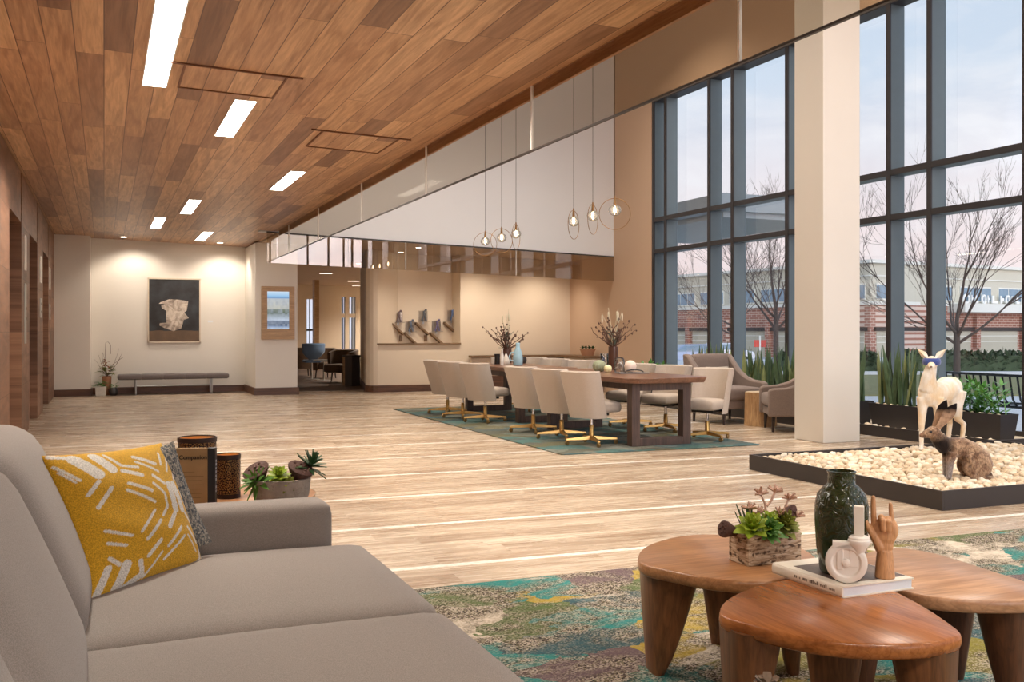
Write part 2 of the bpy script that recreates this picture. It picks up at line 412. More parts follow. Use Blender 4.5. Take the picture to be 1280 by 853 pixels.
# elevator wall: flat piers and shallow door niches
mb = MB(); F0, BK = -.88, -1.02
for a, b in ((-5.2, 2.0), (3.6, 5.0), (6.6, 8.0), (9.5, 11.04), (12.6, 13.9), (15.5, 16.9), (18.5, 20.5)): mb.box(-1.3, F0, a, b, 0, 3.08)
for a, b in ((2.0, 3.6), (5.0, 6.6), (8.0, 9.5), (11.04, 12.6), (13.9, 15.5), (16.9, 18.5)):
    mb.box(-1.3, BK, a, b, 0, 3.08); mb.box(BK, F0, a, b - .1, 2.5, 3.08)
struct('wall_left', mb, M_elev)
mb = MB()
for b in (12.6, 15.5, 18.5): mb.box(BK + .001, F0 - .09, b - .1, b - .001, 2.52, 3.07)  # black strips put in as the shade of the narrow slots
struct('slot_shade', mb, M_black)
M_lift = plain('lift_door_steel', L(150, 146, 140), .3, .8, .05)
for n, (a, b) in enumerate(((8.0, 9.5), (11.04, 12.6), (13.9, 15.5), (16.9, 18.5))):
    d = struct('door_%d' % (n + 1), MB().box(BK, BK + .02, a + .14, b - .14, 0, 2.3), M_lift)
    tag(MB().box(BK + .02, BK + .024, (a + b) / 2 - .004, (a + b) / 2 + .004, 0, 2.3).build('door_gap', M_black, d))
mb = MB().box(-1.3, 2.75, 20.95, 21.15, 0, 3.1); mb.box(-1.3, -.24, 20.5, 20.95, 0, 3.09)
struct('wall_nook', mb, M_cream)
struct('wall_pier', MB().box(2.72, 3.53, 19.45, 21.15, 0, 2.97), M_cream)
mb = MB().box(-.88, -.24, 20.47, 20.5, 0, .13); mb.box(-.24, 2.72, 20.92, 20.95, 0, .13); mb.box(2.69, 3.56, 19.42, 19.45, 0, .14); mb.box(3.53, 3.56, 19.45, 21.1, 0, .14); mb.box(-.24, -.21, 20.5, 20.92, 0, .13); mb.box(2.69, 2.72, 19.45, 20.92, 0, .14)
struct('baseboard_nook', mb, M_base)
# far wall of the dining area with its display niche and curved end
def path_wall(pts, th=.0):
    pass
out = [(9.6, 19.4), (6.93, 19.4), (5.14, 19.4), (5.06, 19.43), (5.0, 19.5), (4.96, 19.6), (4.97, 19.75), (5.05, 20.0), (5.72, 23.2), (6.6, 23.2), (6.6, 20.2), (9.6, 20.2)]
mb = MB().prism(out, 0, .965)
mb.prism([(9.6, 19.4), (6.93, 19.4), (6.93, 20.2), (9.6, 20.2)], .965, 2.95)
mb.prism([(5.14, 19.4), (5.06, 19.43), (5.0, 19.5), (4.96, 19.6), (4.97, 19.75), (5.05, 20.0), (5.72, 23.2), (6.6, 23.2), (6.6, 20.2), (6.93, 20.2), (6.93, 19.95), (5.72, 19.95)], .965, 2.98)
struct('wall_far', mb, M_beige)
bb = [(9.6, 19.375), (5.135, 19.375), (5.05, 19.405), (4.98, 19.48), (4.935, 19.59), (4.945, 19.755), (5.025, 20.005), (5.69, 23.2)]
mb = MB()
for a, b in zip(bb, bb[1:]):
    mb.prism([a, b, (b[0] + .02, b[1] + .02), (a[0] + .02, a[1] + .022)], 0, .14)
struct('baseboard_far', mb, M_base)
# window side wall
mb = MB().box(9.5, 9.8, 15.93, 20.2, 0, 7.5); mb.box(9.5, 9.8, -5.2, 15.93, 5.62, 7.5)
struct('wall_right', mb, M_warmlit)
struct('column', MB().box(7.38, 7.9, 8.68, 9.17, 0, 7.5), M_cream, bevel=.006)
struct('wall_back', MB().box(-1.3, 2.8, -5.2, -5.0, 0, 3.1), M_cream)
# curtain wall of tall windows
M_skylit = plain('skylit_metal', L(104, 116, 120), .38, .3, .06)  # lighter than the frame metal: skylight on the side faces put into colour
def window(name, ys, zt=(2.70, 3.29), z0=.04, z1=5.62):
    ys = sorted(ys); lo, hi = ys[0], ys[-1] + .07
    mb = MB().box(9.5, 9.75, lo, hi, z0 - .04, z0 + .05); mb.box(9.5, 9.75, lo, hi, z1 - .08, z1)
    r = struct(name, mb, M_frame)
    for y in ys: m_ = MB().box(9.525, 9.75, y, y + .07, z0, z1 - .08).build('mullion', M_skylit, r); MB().box(9.5, 9.525, y, y + .07, z0, z1 - .08).build('cap', M_frame, m_)
    for z in zt: m_ = MB().box(9.53, 9.745, lo, hi, z, z + .075).build('transom', M_skylit, r); MB().box(9.505, 9.53, lo, hi, z - .002, z + .077).build('cap', M_frame, m_)
    MB().box(9.715, 9.725, lo, hi, z0 + .05, z1 - .08).build('pane', M_glass, r)
ywin = lambda p: atx(p, 300, 9.5).y - .07
window('window_1', [ywin(p) for p in (815, 829.7, 884, 913.2, 981)] + [11.25])
far2 = [ywin(p) for p in (1107.3, 1158, 1277.5)]
window('window_2', [11.1] + far2 + [far2[-1] - d for d in (.55, 2.3, 2.85, 4.6, 5.15, 6.9, 7.45, 9.2, 9.75, 11.4)])
# window behind the viewpoint
mb = MB().box(2.8, 9.5, -5.1, -5.0, 0, .1); mb.box(2.8, 9.5, -5.1, -5.0, 7.35, 7.5)
r = struct('window_3', mb, M_frame)
for x in (2.8, 4.6, 6.1, 7.6, 8.45, 9.08, 9.43): MB().box(x, x + .07, -5.1, -5.0, .1, 7.35).build('mullion', M_frame, r)
for z in (2.7, 3.3): MB().box(2.87, 9.43, -5.09, -5.01, z, z + .07).build('transom', M_frame, r)
MB().box(2.87, 9.43, -5.055, -5.045, .1, 7.35).build('pane', M_glass, r)

# glass smoke curtains hanging from the ceiling edge
struct('trim_2', MB().hexa([(2.822, -5, 2.915), (2.845, -5, 2.915), (2.845, 17.3, 2.915), (2.822, 17.3, 2.915), (2.822, -5, 3.0), (2.845, -5, 3.0), (2.845, 17.3, 3.0), (2.822, 17.3, 3.0)]), wood('fascia_cedar', L(214, 166, 130), L(180, 134, 102), 'Y', 1, .45))
joints = [-3.47, -1.02, 1.43, 3.88, 6.33, 8.79, 11.29, 13.8, 16.2]
t = thing('smoke_curtain', 'long clear glass smoke curtain hanging along the edge of the timber ceiling', 'glass screen', (2.80, 0, 2.535), group='glass smoke curtains')
ends = [-5.0] + joints + [17.3]
M_joint = plain('glare_joint', L(238, 236, 232), .4)  # joints coloured pale to carry the glare at the glass edges
for a, b in zip(ends, ends[1:]): MB().box(-.005, .005, a + .006, b - .006, 0, .455).build('pane', M_curtain, t)
for a in joints: MB().box(-.008, .008, a - .008, a + .008, 0, .455).build('joint_strip', M_joint, t)
MB().box(-.009, .009, -5, 17.3, -.012, .0).build('bottom_edge', M_dark, t)
t = thing('smoke_curtain', 'reflective glass smoke curtain under the white wall, mirroring the windows', 'glass screen', (0, 17.38, 0), group='glass smoke curtains')
ends = [2.62, 5.14, 7.35, 9.49]
for a, b in zip(ends, ends[1:]):
    za, zb = zc(a) - .03, zc(b) - .07
    MB().hexa([(a + .004, -.005, za - .53), (b - .004, -.005, zb - .49), (b - .004, .005, zb - .49), (a + .004, .005, za - .53), (a + .004, -.005, za), (b - .004, -.005, zb), (b - .004, .005, zb), (a + .004, .005, za)]).build('pane', M_mirrorpane, t)
for a in ends[1:3]: MB().box(a - .005, a + .005, -.007, .007, zc(a) - .55, zc(a) - .04).build('joint_strip', M_joint, t)
mb = MB(); mb.hexa([(2.62, -.012, zc(2.62) - .04), (9.49, -.012, zc(9.49) - .08), (9.49, .012, zc(9.49) - .08), (2.62, .012, zc(2.62) - .04), (2.62, -.012, zc(2.62) - .015), (9.49, -.012, zc(9.49) - .055), (9.49, .012, zc(9.49) - .055), (2.62, .012, zc(2.62) - .015)])
mb.build('top_channel', M_dark, t)

# ceiling lights
def led(x, y, label, ln=1.35, wd=.16, z=None, rz=0.0, mat=None, group='linear lights in the timber ceiling'):
    z = z if z is not None else zc(x)
    t = thing('ceiling_light', label, 'ceiling light', (x, y, z), rz, group)
    mb = MB(); a, b = wd / 2, ln / 2; q = .008
    mb.box(-a - q, -a, -b - q, b + q, -.006, .004); mb.box(a, a + q, -b - q, b + q, -.006, .004); mb.box(-a, a, -b - q, -b, -.006, .004); mb.box(-a, a, b, b + q, -.006, .004)
    mb.build('frame', M_white, t); MB().box(-a, a, -b, b, -.004, .003).build('diffuser', mat or M_led, t); return t
def atc(px, py):
    u = (px - 640) / F_PX; v = (HZ - py) / F_PX; z = 3.0
    for _ in range(6):
        k = (z - EYE) / v; x = k * (FW[0] + u * RT[0]); z = zc(x)
    return Vector((x, k * (FW[1] + u * RT[1]), z))
for (a, b), lab in zip((((208, 20), (202, 62)), ((305, 125), (282, 170)), ((370, 214), (347.5, 237.5)), ((243.5, 250), (232.5, 267)), ((201, 272), (194, 285)), ((258.5, 290), (251, 301))),
        ('long white linear light in the timber ceiling, biggest one at the top edge', 'white linear light between the two hatches outlined in the timber ceiling', 'white linear light in the boards nearest the glass smoke curtain', 'short looking linear light, middle of the far row toward the elevators', 'small linear light closest to the elevator wall far down the ceiling', 'small linear light farthest down the ceiling beside the pier with the screen')):
    p, q = atc(*a), atc(*b)
    if lab.startswith('long'): p, q = Vector((q.x, q.y - 1.35, 0)), q
    led((p.x + q.x) / 2, (p.y + q.y) / 2, lab, ln=max(.9, (q - p).length))
M_dl = emit('downlight_glow', (1, .9, .74, 1), 14)
def downlight(x, y, label, z=None, group='round downlights'):
    t = thing('downlight', label, 'downlight', (x, y, z if z is not None else zc(x)), 0, group)
    MB().lathe([(.055, -.004), (.075, -.006), (.078, .002)], 20, cap=False).build('trim_ring', M_white, t)
    MB().lathe([(.0, -.003), (.055, -.004)], 20, cap=False).build('lens', M_dl, t)
for (px, py), lab in zip(((154, 299.5), (272, 306)), ('round downlight in the boards above the potted plants', 'round downlight in the boards beside the screen pier')):
    p = atc(px, py); downlight(p.x, min(p.y, 20.3), lab)
for k, lab in enumerate(('round downlight in the soffit closest to the glass curtain', 'second round downlight in the soffit behind the glass curtain', 'third round downlight in the soffit above the niche', 'fourth round downlight in the soffit toward the lounge', 'last round downlight in the soffit by the lounge opening')):
    downlight(5.7, 18.4 + 1.22 * k, lab, zc(5.7) - .03)
for (px, py), lab in zip(((409, 347), (443, 354.5), (448, 359), (383, 365), (391, 369.5)), ('thin linear light in the lounge ceiling, first past the opening', 'thin linear light in the lounge ceiling, upper of the close pair', 'thin linear light in the lounge ceiling, lower of the close pair', 'thin linear light in the lounge ceiling above the blue window', 'thin linear light deepest in the lounge ceiling')):
    u = (px - 640) / F_PX; v = (HZ - py) / F_PX; k = 1.52 / v
    x = k * (FW[0] + u * RT[0]); led(x, k * (FW[1] + u * RT[1]), lab, .42, .12, zc(x) - .03, PI / 2 - .25, M_led_low, 'linear lights in the lounge ceiling')
# hatches in the timber ceiling
M_hatch = plain('hatch_gap', L(112, 72, 52), .6)
def hatch(ps, label):
    pts = [atc(*p) for p in ps]; x0 = (pts[0].x + pts[3].x) / 2; x1 = (pts[1].x + pts[2].x) / 2; y0 = (pts[0].y + pts[1].y) / 2; y1 = (pts[2].y + pts[3].y) / 2
    xc = (x0 + x1) / 2; t = thing('ceiling_hatch', label, 'ceiling hatch', (xc, (y0 + y1) / 2, zc(xc)), 0, 'hatches in the timber ceiling')
    t.rotation_euler = (0, math.atan(.028), 0)
    a, b, s = (x1 - x0) / 2, (y1 - y0) / 2, .015
    mb = MB().box(-a - .1, a + .1, -b, -b + s, -.012, .004); mb.box(-a, a, b - s, b, -.012, .004); mb.box(-a, -a + s, -b, b, -.010, .004); mb.box(a - s, a, -b, b, -.010, .004)
    mb.build('frame', M_hatch, t); MB().box(-a + s, a - s, -b + s, b - s, -.004, .004).build('hatch_board', M_ceil, t)
hatch([(224, 76), (365, 97), (337, 122), (228, 108)], 'long hatch outlined in the timber ceiling by the second light')
hatch([(402, 162), (503, 173), (472, 190), (383, 183)], 'hatch outlined in the timber ceiling closest to the glass curtain')

# ------------------------------------------------------------------ rugs
def rug_mat(name, cols, seed, base=((L(50, 42, 40)), L(176, 164, 150)), amount=.62):
    m, nt = new_mat(name); v = nt.mapv(nt.obj(), loc=(seed, seed * .37, 0))
    d = nt.noise(v, 2.2, 4, .6, out=1)
    vd = nt.n('ShaderNodeVectorMath', 0, {'operation': 'ADD'}, i0=v, i1=nt.n('ShaderNodeVectorMath', 0, {'operation': 'SCALE'}, i0=d, Scale=.55))
    vo = nt.N.new('ShaderNodeTexVoronoi'); vo.feature = 'F1'; nt.put(vo.inputs['Vector'], nt.mapv(vd, (1.1, 2.0, 1), rot=(0, 0, .5))); nt.put(vo.inputs['Scale'], 1.9)
    rnd = nt.sep(vo.outputs['Color'])[0]
    patch = nt.ramp(rnd, cols, 'CONSTANT')
    sp = nt.n('ShaderNodeTexWhiteNoise', 0, {'noise_dimensions': '2D'}, Vector=nt.n('ShaderNodeVectorMath', 0, {'operation': 'FLOOR'}, i0=nt.mapv(v, (150, 190, 0))))
    cl = nt.noise(v, 26, 4, .7)
    spk = nt.ramp(nt.m('ADD', nt.m('MULTIPLY', sp, .55), nt.m('MULTIPLY', cl, .6)), [(.38, base[0]), (.5, L(104, 90, 80)), (.58, L(100, 96, 62)), (.72, base[1])])
    mask = nt.noise(nt.mapv(v, (1.6, 2.6, 1), rot=(0, 0, .4)), 1.6, 5, .65, .6)
    mk = nt.ramp(mask, [(amount - .14, (0, 0, 0)), (amount + .03, (1, 1, 1))])
    fray = nt.m('MULTIPLY', nt.ramp(cl, [(.3, (.55, .55, .55)), (.6, (1, 1, 1))]), mk)
    c = nt.mix(fray, spk, patch)
    st = nt.noise(nt.mapv(v, (2.0, 34, 1), rot=(0, 0, .35)), 1.0, 3)
    sm = nt.m('MULTIPLY', nt.ramp(st, [(.62, (0, 0, 0)), (.68, (1, 1, 1))]), nt.ramp(nt.noise(v, 1.7, 2), [(.5, (0, 0, 0)), (.6, (.8, .8, .8))]))
    c = nt.mix(sm, c, L(206, 196, 182))
    finish(nt, principled(nt, Base_Color=c, Roughness=.95, Specular_IOR_Level=.1, Normal=nt.bump(sp, .35, .004))); return m
M_rug1 = rug_mat('lounge_rug_pile', [(0, L(44, 126, 122)), (.2, L(128, 120, 56)), (.36, L(52, 88, 96)), (.5, L(170, 146, 62)), (.62, L(106, 88, 92)), (.74, L(86, 104, 62)), (.86, L(206, 192, 174))], 3.1, amount=.565)
M_rug2 = rug_mat('dining_rug_pile', [(0, L(78, 112, 108)), (.25, L(92, 94, 82)), (.45, L(70, 98, 102)), (.65, L(104, 102, 78)), (.8, L(84, 94, 92)), (.92, L(122, 124, 114))], 8.2, (L(84, 80, 74), L(150, 148, 136)), .42)
def rug(name, pts, mat, label, rz=0):
    mb = MB().prism(pts, .0, .012); return tag(mb.build(name, mat, bevel=.004), label, 'rug')
rug('area_rug', [(.92, 4.51), (5.9, 4.40), (5.9, -.8), (.92, -.8)], M_rug1, 'speckled rug with teal, olive and mustard patches under the coffee tables')
rug('area_rug', [(4.25, 8.86), (6.62, 8.80), (6.62, 15.1), (4.25, 15.1)], M_rug2, 'muted blue green rug under the dining tables')

# ------------------------------------------------------------------ sofa
M_sofa = fabric('sofa_fabric', L(160, 152, 146), L(134, 126, 120), 520, bump=.15, mottled=.1)
t = thing('sofa', 'long taupe grey fabric sofa with loose seat and back cushions', 'sofa', (0, 0, 0))
rounded(1.30, 3.16, .24, .03, mb=(b := MB()), M=TR(.12, 2.16, .19)); b.build('base', M_sofa, t, smooth=True)
rounded(.24, 3.16, .66, .06, mb=(b := MB()), M=TR(-.52, 2.16, .40)); b.build('back_frame', M_sofa, t, smooth=True)
for y0, y1 in ((2.63, 3.56), (1.70, 2.63), (.77, 1.70)):
    rounded(1.06, y1 - y0 - .004, .19, .055, 14, .028, TR(.36, (y0 + y1) / 2, .378), b := MB(), .004); b.build('seat_cushion', M_sofa, t, smooth=True, angle=80)
for y0, y1 in ((2.63, 3.56), (1.70, 2.63), (.77, 1.70)):
    rounded(.27, y1 - y0 - .004, .60, .12, 14, .0, TR(-.245, (y0 + y1) / 2, .665, 0, -.40), b := MB(), .025); b.build('back_cushion', M_sofa, t, smooth=True, angle=80)
rounded(1.38, .19, .55, .045, 12, .008, TR(.09, 3.655, .345), b := MB()); b.build('arm', M_sofa, t, smooth=True, angle=80)
rounded(1.38, .19, .55, .045, 12, .008, TR(.09, .67, .345), b := MB()); b.build('arm', M_sofa, t, smooth=True, angle=80)
for x in (-.5, .66):
    for y in (.7, 3.6): MB().lathe([(.022, 0), (.03, .075)], 12, (x, y, 0.0)).build('leg', M_walnut, t)

# ------------------------------------------------------------------ throw pillows
def sd(px, py, pts):
    best = 1e9
    for (ax, ay), (bx, by) in zip(pts, pts[1:]):
        dx, dy = bx - ax, by - ay; l2 = dx * dx + dy * dy or 1
        k = max(0, min(1, ((px - ax) * dx + (py - ay) * dy) / l2))
        best = min(best, math.hypot(px - ax - k * dx, py - ay - k * dy))
    return best
STROKES = [(45, (302, 145), (368, 222)), (38, (372, 132), (424, 198)), (12, (410, 125), (460, 180), (525, 190)), (14, (515, 140), (610, 175)), (10, (520, 165), (620, 208)), (18, (460, 205), (535, 228)),
    (14, (585, 228), (640, 260)), (14, (475, 265), (570, 298)), (12, (468, 295), (585, 345)), (12, (580, 265), (635, 305), (648, 360), (625, 400)), (16, (335, 310), (365, 255)), (16, (368, 365), (410, 285)),
    (30, (664, 262), (692, 368)), (30, (694, 258), (732, 362)), (12, (640, 125), (640, 175)), (12, (682, 145), (670, 200)), (14, (712, 205), (708, 235)), (10, (735, 260), (745, 310), (775, 355)), (10, (780, 265), (780, 305)),
    (14, (750, 375), (795, 415)), (8, (800, 345), (840, 400)), (14, (755, 435), (810, 485)), (8, (750, 470), (805, 525)), (20, (685, 388), (655, 445)), (12, (585, 380), (525, 475)), (14, (612, 422), (553, 505)),
    (12, (715, 440), (655, 525)), (10, (730, 475), (645, 578)), (12, (395, 465), (490, 490)), (12, (410, 515), (475, 528)), (16, (615, 505), (570, 570)), (8, (630, 550), (570, 650)), (16, (425, 575), (460, 600)),
    (26, (425, 612), (410, 718)), (36, (488, 602), (472, 704)), (20, (540, 592), (560, 640)), (24, (560, 640), (502, 688)), (10, (830, 455), (865, 500)), (12, (830, 510), (835, 545), (800, 585)), (24, (860, 520), (850, 575)),
    (18, (235, 128), (280, 135)), (10, (245, 175), (310, 245)), (8, (300, 252), (255, 200))]
def pillow_mesh(name, sx, sy, T, n, paint, mat, parent=None, pinch=.05):
    vs = []; fs = []; cols = []
    def put(side, i, j):
        u, v = i / n, j / n; a, b = 2 * u - 1, 2 * v - 1
        h = T / 2 * max(0, (1 - abs(a) ** 2.4) * (1 - abs(b) ** 2.4)) ** .5
        x = a * sx / 2 * (1 - pinch * (1 - b * b)); y = b * sy / 2 * (1 - pinch * (1 - a * a))
        wr = .004 * math.sin(a * 5 + b * 3) * math.sin(b * 6 - a * 2) * (1 - max(abs(a), abs(b)) ** 4)
        vs.append((x, y, (h + wr) * side)); cols.append(paint(u, v, side))
    for side in (1, -1):
        o = len(vs)
        for j in range(n + 1):
            for i in range(n + 1): put(side, i, j)
        for j in range(n):
            for i in range(n):
                q = (o + j * (n + 1) + i, o + j * (n + 1) + i + 1, o + (j + 1) * (n + 1) + i + 1, o + (j + 1) * (n + 1) + i)
                fs.append(q if side > 0 else q[::-1])
    me = bpy.data.meshes.new(name); me.from_pydata(vs, [], fs); me.update()
    at_ = me.color_attributes.new('pattern', 'FLOAT_COLOR', 'POINT')
    at_.data.foreach_set('color', [c for q in cols for c in q])
    me.shade_smooth(); me.materials.append(mat)
    o = bpy.data.objects.new(name, me); COL.objects.link(o)
    if parent: o.parent = parent
    return o
def attr_fabric(name, rough=.9, scale=260):
    m, nt = new_mat(name); c = nt.n('ShaderNodeVertexColor', 0, {'layer_name': 'pattern'})
    nz = nt.noise(nt.mapv(nt.obj(), (scale,) * 3), 1.0, 3)
    c = nt.mix(1.0, c, nt.ramp(nz, [(.3, L(196)), (.65, L(255))]), 'MULTIPLY')
    finish(nt, principled(nt, Base_Color=c, Roughness=rough, Specular_IOR_Level=.15, Sheen_Weight=.15, Normal=nt.bump(nz, .5, .004))); return m
YEL, WHT, BKG = L(232, 180, 52), L(246, 242, 232), L(196, 184, 176)
def paint_yellow(u, v, side):
    if side < 0: return BKG
    # crop-space bilinear of the pillow's face
    bl, br, tl, tr = (400, 735), (876, 578), (218, 118), (690, 70)
    x = (bl[0] * (1 - u) + br[0] * u) * (1 - v) + (tl[0] * (1 - u) + tr[0] * u) * v
    y = (bl[1] * (1 - u) + br[1] * u) * (1 - v) + (tl[1] * (1 - u) + tr[1] * u) * v
    for s in STROKES:
        if sd(x, y, s[1:]) < s[0] / 2: return WHT
    return YEL
o = pillow_mesh('throw_pillow', .525, .46, .15, 170, paint_yellow, attr_fabric('yellow_pillow_cloth'))
ex = Vector((.335, .385, .0)).normalized(); ey = Vector((-.062, .175, .358)); ey = (ey - ex * ey.dot(ex)).normalized(); ez = ex.cross(ey)
ex, ey = ex * math.cos(.04) - ey * math.sin(.04), ey * math.cos(.04) + ex * math.sin(.04)
Mx = Matrix((ex, ey, ez)).transposed().to_4x4(); Mx.translation = Vector((.0715, 3.30, .665)); o.matrix_world = Mx
tag(o, 'yellow throw pillow with white broken line pattern on the grey sofa', 'pillow')
def paint_tweed(u, v, side):
    return L(122, 124, 122)
m_, nt_ = new_mat('tweed'); nz_ = nt_.n('ShaderNodeTexWhiteNoise', 0, {'noise_dimensions': '3D'}, Vector=nt_.n('ShaderNodeVectorMath', 0, {'operation': 'FLOOR'}, i0=nt_.mapv(nt_.obj(), (260, 170, 260))))
finish(nt_, principled(nt_, Base_Color=nt_.ramp(nz_, [(.1, L(88, 96, 104)), (.5, L(134, 134, 130)), (.9, L(186, 182, 170))]), Roughness=.95, Specular_IOR_Level=.1, Normal=nt_.bump(nz_, .5, .003)))
o = pillow_mesh('throw_pillow', .37, .37, .11, 28, paint_tweed, m_)
ex = Vector((.92, .10, .30)).normalized(); ey = Vector((-.36, .20, .90)); ey = (ey - ex * ey.dot(ex)).normalized(); ez = ex.cross(ey)
Mx = Matrix((ex, ey, ez)).transposed().to_4x4(); Mx.translation = Vector((.105, 3.475, .645)); o.matrix_world = Mx
tag(o, 'grey tweed throw pillow tucked behind the yellow one against the sofa arm', 'pillow')

# ------------------------------------------------------------------ petal shaped coffee tables
def catmull(P, k=4):
    n = len(P); out = []
    for i in range(n):
        p0, p1, p2, p3 = P[i - 1], P[i], P[(i + 1) % n], P[(i + 2) % n]
        for q in range(k):
            t = q / k
            out.append(tuple(.5 * (2 * p1[c] + (p2[c] - p0[c]) * t + (2 * p0[c] - 5 * p1[c] + 4 * p2[c] - p3[c]) * t * t + (3 * p1[c] - p0[c] - 3 * p2[c] + p3[c]) * t ** 3) for c in (0, 1)))
    return out
def petal(label, px, z, legs, mat):
    P = [at(x, y, z) for x, y in px]; cx = sum(p.x for p in P) / len(P); cy = sum(p.y for p in P) / len(P)
    t = thing('coffee_table', label, 'coffee table', (cx, cy, .012), 0, 'petal shaped coffee tables')
    out = catmull([(p.x - cx, p.y - cy) for p in P]); zt = z - .012
    mb = MB(); n = len(out); rings = [(.965, -.044), (.985, -.038), (.999, -.026), (1.0, -.012), (.992, -.003), (.978, 0)]
    v = []; f = []
    for s, h in rings:
        for x, y in out: v.append((x * s, y * s, zt + h))
    for i in range(len(rings) - 1):
        for k in range(n): f.append((i * n + k, i * n + (k + 1) % n, (i + 1) * n + (k + 1) % n, (i + 1) * n + k))
    f.append(tuple(range(n - 1, -1, -1))); f.append(tuple((len(rings) - 1) * n + k for k in range(n)))
    mb.add(v, f).build('top', mat[0], t, smooth=True, angle=60)
    for lx, ly, wd in legs:
        lx -= cx; ly -= cy; d = Vector((-lx, -ly, 0)).normalized(); s = Vector((-d.y, d.x, 0)); o_ = Vector((lx, ly, 0)) * .965
        v = []; f = []; N = 8; K = 12
        for i in range(N + 1):
            q = i / N; h = q * (zt - .03)
            rad = .045 + (wd - .045) * q ** .75; tan = (.055 + .055 * q) * 1
            out0 = .02 * (1 - q) ** 1.5
            for k in range(K):
                a = 2 * PI * k / K; ca, sa = math.cos(a), math.sin(a)
                e = lambda c: math.copysign(abs(c) ** .55, c)
                p = o_ + d * (out0 + rad / 2 * (1 + e(ca))) + s * (tan * e(sa))
                v.append((p.x, p.y, h))
        for i in range(N):
            for k in range(K): f.append((i * K + k, i * K + (k + 1) % K, (i + 1) * K + (k + 1) % K, (i + 1) * K + k))
        f += [tuple(range(K - 1, -1, -1)), tuple(N * K + k for k in range(K))]
        MB().add(v, f).build('leg', mat[1], t, smooth=True, angle=70)
    return t
M_tab_a = (wood('suar_wood_pale', L(192, 142, 98), L(150, 100, 62), 'X', 1.0, .28), wood('suar_leg_pale', L(138, 92, 58), L(88, 56, 34), 'Z', .9, .4))
M_tab_b = (wood('suar_wood_red', L(184, 116, 62), L(134, 76, 36), 'Y', .9, .26), wood('suar_leg_red', L(126, 82, 50), L(76, 48, 30), 'Z', .9, .4))
M_tab_c = (wood('suar_wood_grey', L(198, 154, 118), L(158, 114, 82), 'X', .8, .3), wood('suar_leg_dark', L(104, 66, 42), L(60, 38, 26), 'Z', .9, .42))
petal('brown wooden coffee table carrying the birch planter', [(797, 698), (803, 686), (822, 677), (852, 670), (886, 668), (930, 670), (975, 676), (1008, 688), (1024, 703), (1014, 718), (980, 726), (930, 727), (880, 722), (835, 713), (804, 706)], .42,
      [(1.80, 3.09, .20), (2.30, 3.28, .13), (2.36, 2.86, .12)], M_tab_a)
petal('reddish wooden coffee table at the front, under the white book', [(899, 763), (906, 751), (930, 738), (965, 728), (1003, 722), (1056, 723), (1106, 734), (1150, 755), (1186, 778), (1202, 792), (1193, 798), (1160, 804), (1108, 806), (1050, 803), (990, 794), (938, 781), (904, 771)], .44,
      [(1.625, 2.34, .15), (2.11, 1.945, .16), (2.17, 2.50, .12)], M_tab_b)
petal('pale brown wooden coffee table behind the white book, cut by the picture edge', [(1075, 700), (1085, 690), (1120, 685), (1160, 690), (1200, 701), (1240, 714), (1284, 728), (1312, 741), (1300, 749), (1245, 751), (1192, 749), (1147, 743), (1108, 731), (1084, 715)], .42,
      [(2.73, 2.21, .17), (2.31, 2.62, .12), (2.83, 2.66, .12)], M_tab_c)

# ------------------------------------------------------------------ plants in pots: leaf clusters
def rosette(mb, c, r, n, layers=3, tilt=(.15, 1.1), wd=.45, up=Vector((0, 0, 1)), thick=.0022, seed=1, bend=.1):
    rr = random.Random(seed); up = Vector(up).normalized(); a1 = up.orthogonal().normalized(); a2 = up.cross(a1)
    for l in range(layers):
        k = l / max(1, layers - 1); el = tilt[0] + (tilt[1] - tilt[0]) * k
        for i in range(n):
            a = 2 * PI * (i + .5 * (l % 2)) / n + rr.uniform(-.15, .15)
            d = (a1 * math.cos(a) + a2 * math.sin(a)) * math.cos(el) + up * math.sin(el)
            ln = r * (1 - .35 * k) * rr.uniform(.85, 1.1)
            mb.leaf(Vector(c) + up * r * .08 * l, d, ln, ln * wd, up=up, bend=bend * (1 - k), thick=thick, n=4, shape=lambda t: math.sin(PI * min(1, .12 + .88 * t ** .8)) ** .7 if t < 1 else .15, cup=.25)
    return mb
def leafmat(name, c, rough=.45, var=.25): return plain(name, c, rough, var=var, vscale=40, spec=.4)
M_lime = leafmat('lime_leaf', L(150, 172, 50)); M_green = leafmat('green_leaf', L(84, 128, 50)); M_dgreen = leafmat('dark_leaf', L(48, 82, 46)); M_pink = leafmat('pink_stem', L(200, 162, 142), .6)
M_pod = plain('lotus_pod', L(88, 60, 52), .8, var=.35, vscale=30, bump=.5, bscale=120); M_soil = plain('soil', L(62, 48, 38), .95, var=.4, vscale=60, bump=.6, bscale=150)
M_olive = leafmat('olive_leaf', L(122, 126, 48))
mB, nB = new_mat('birch_bark'); vB = nB.obj(); nz = nB.noise(nB.mapv(vB, (16, 16, 90)), 1.0, 5, .65, .8); n2 = nB.noise(nB.mapv(vB, (30, 30, 60)), 1.0, 3)
finish(nB, principled(nB, Base_Color=nB.mix(nB.ramp(n2, [(.55, (0, 0, 0)), (.62, (1, 1, 1))]), nB.ramp(nz, [(.34, L(110, 84, 62)), (.46, L(176, 150, 122)), (.6, L(214, 196, 172)), (.75, L(196, 160, 124))]), L(92, 72, 56)), Roughness=.85, Normal=nB.bump(nz, .6, .006)))
M_birch = mB
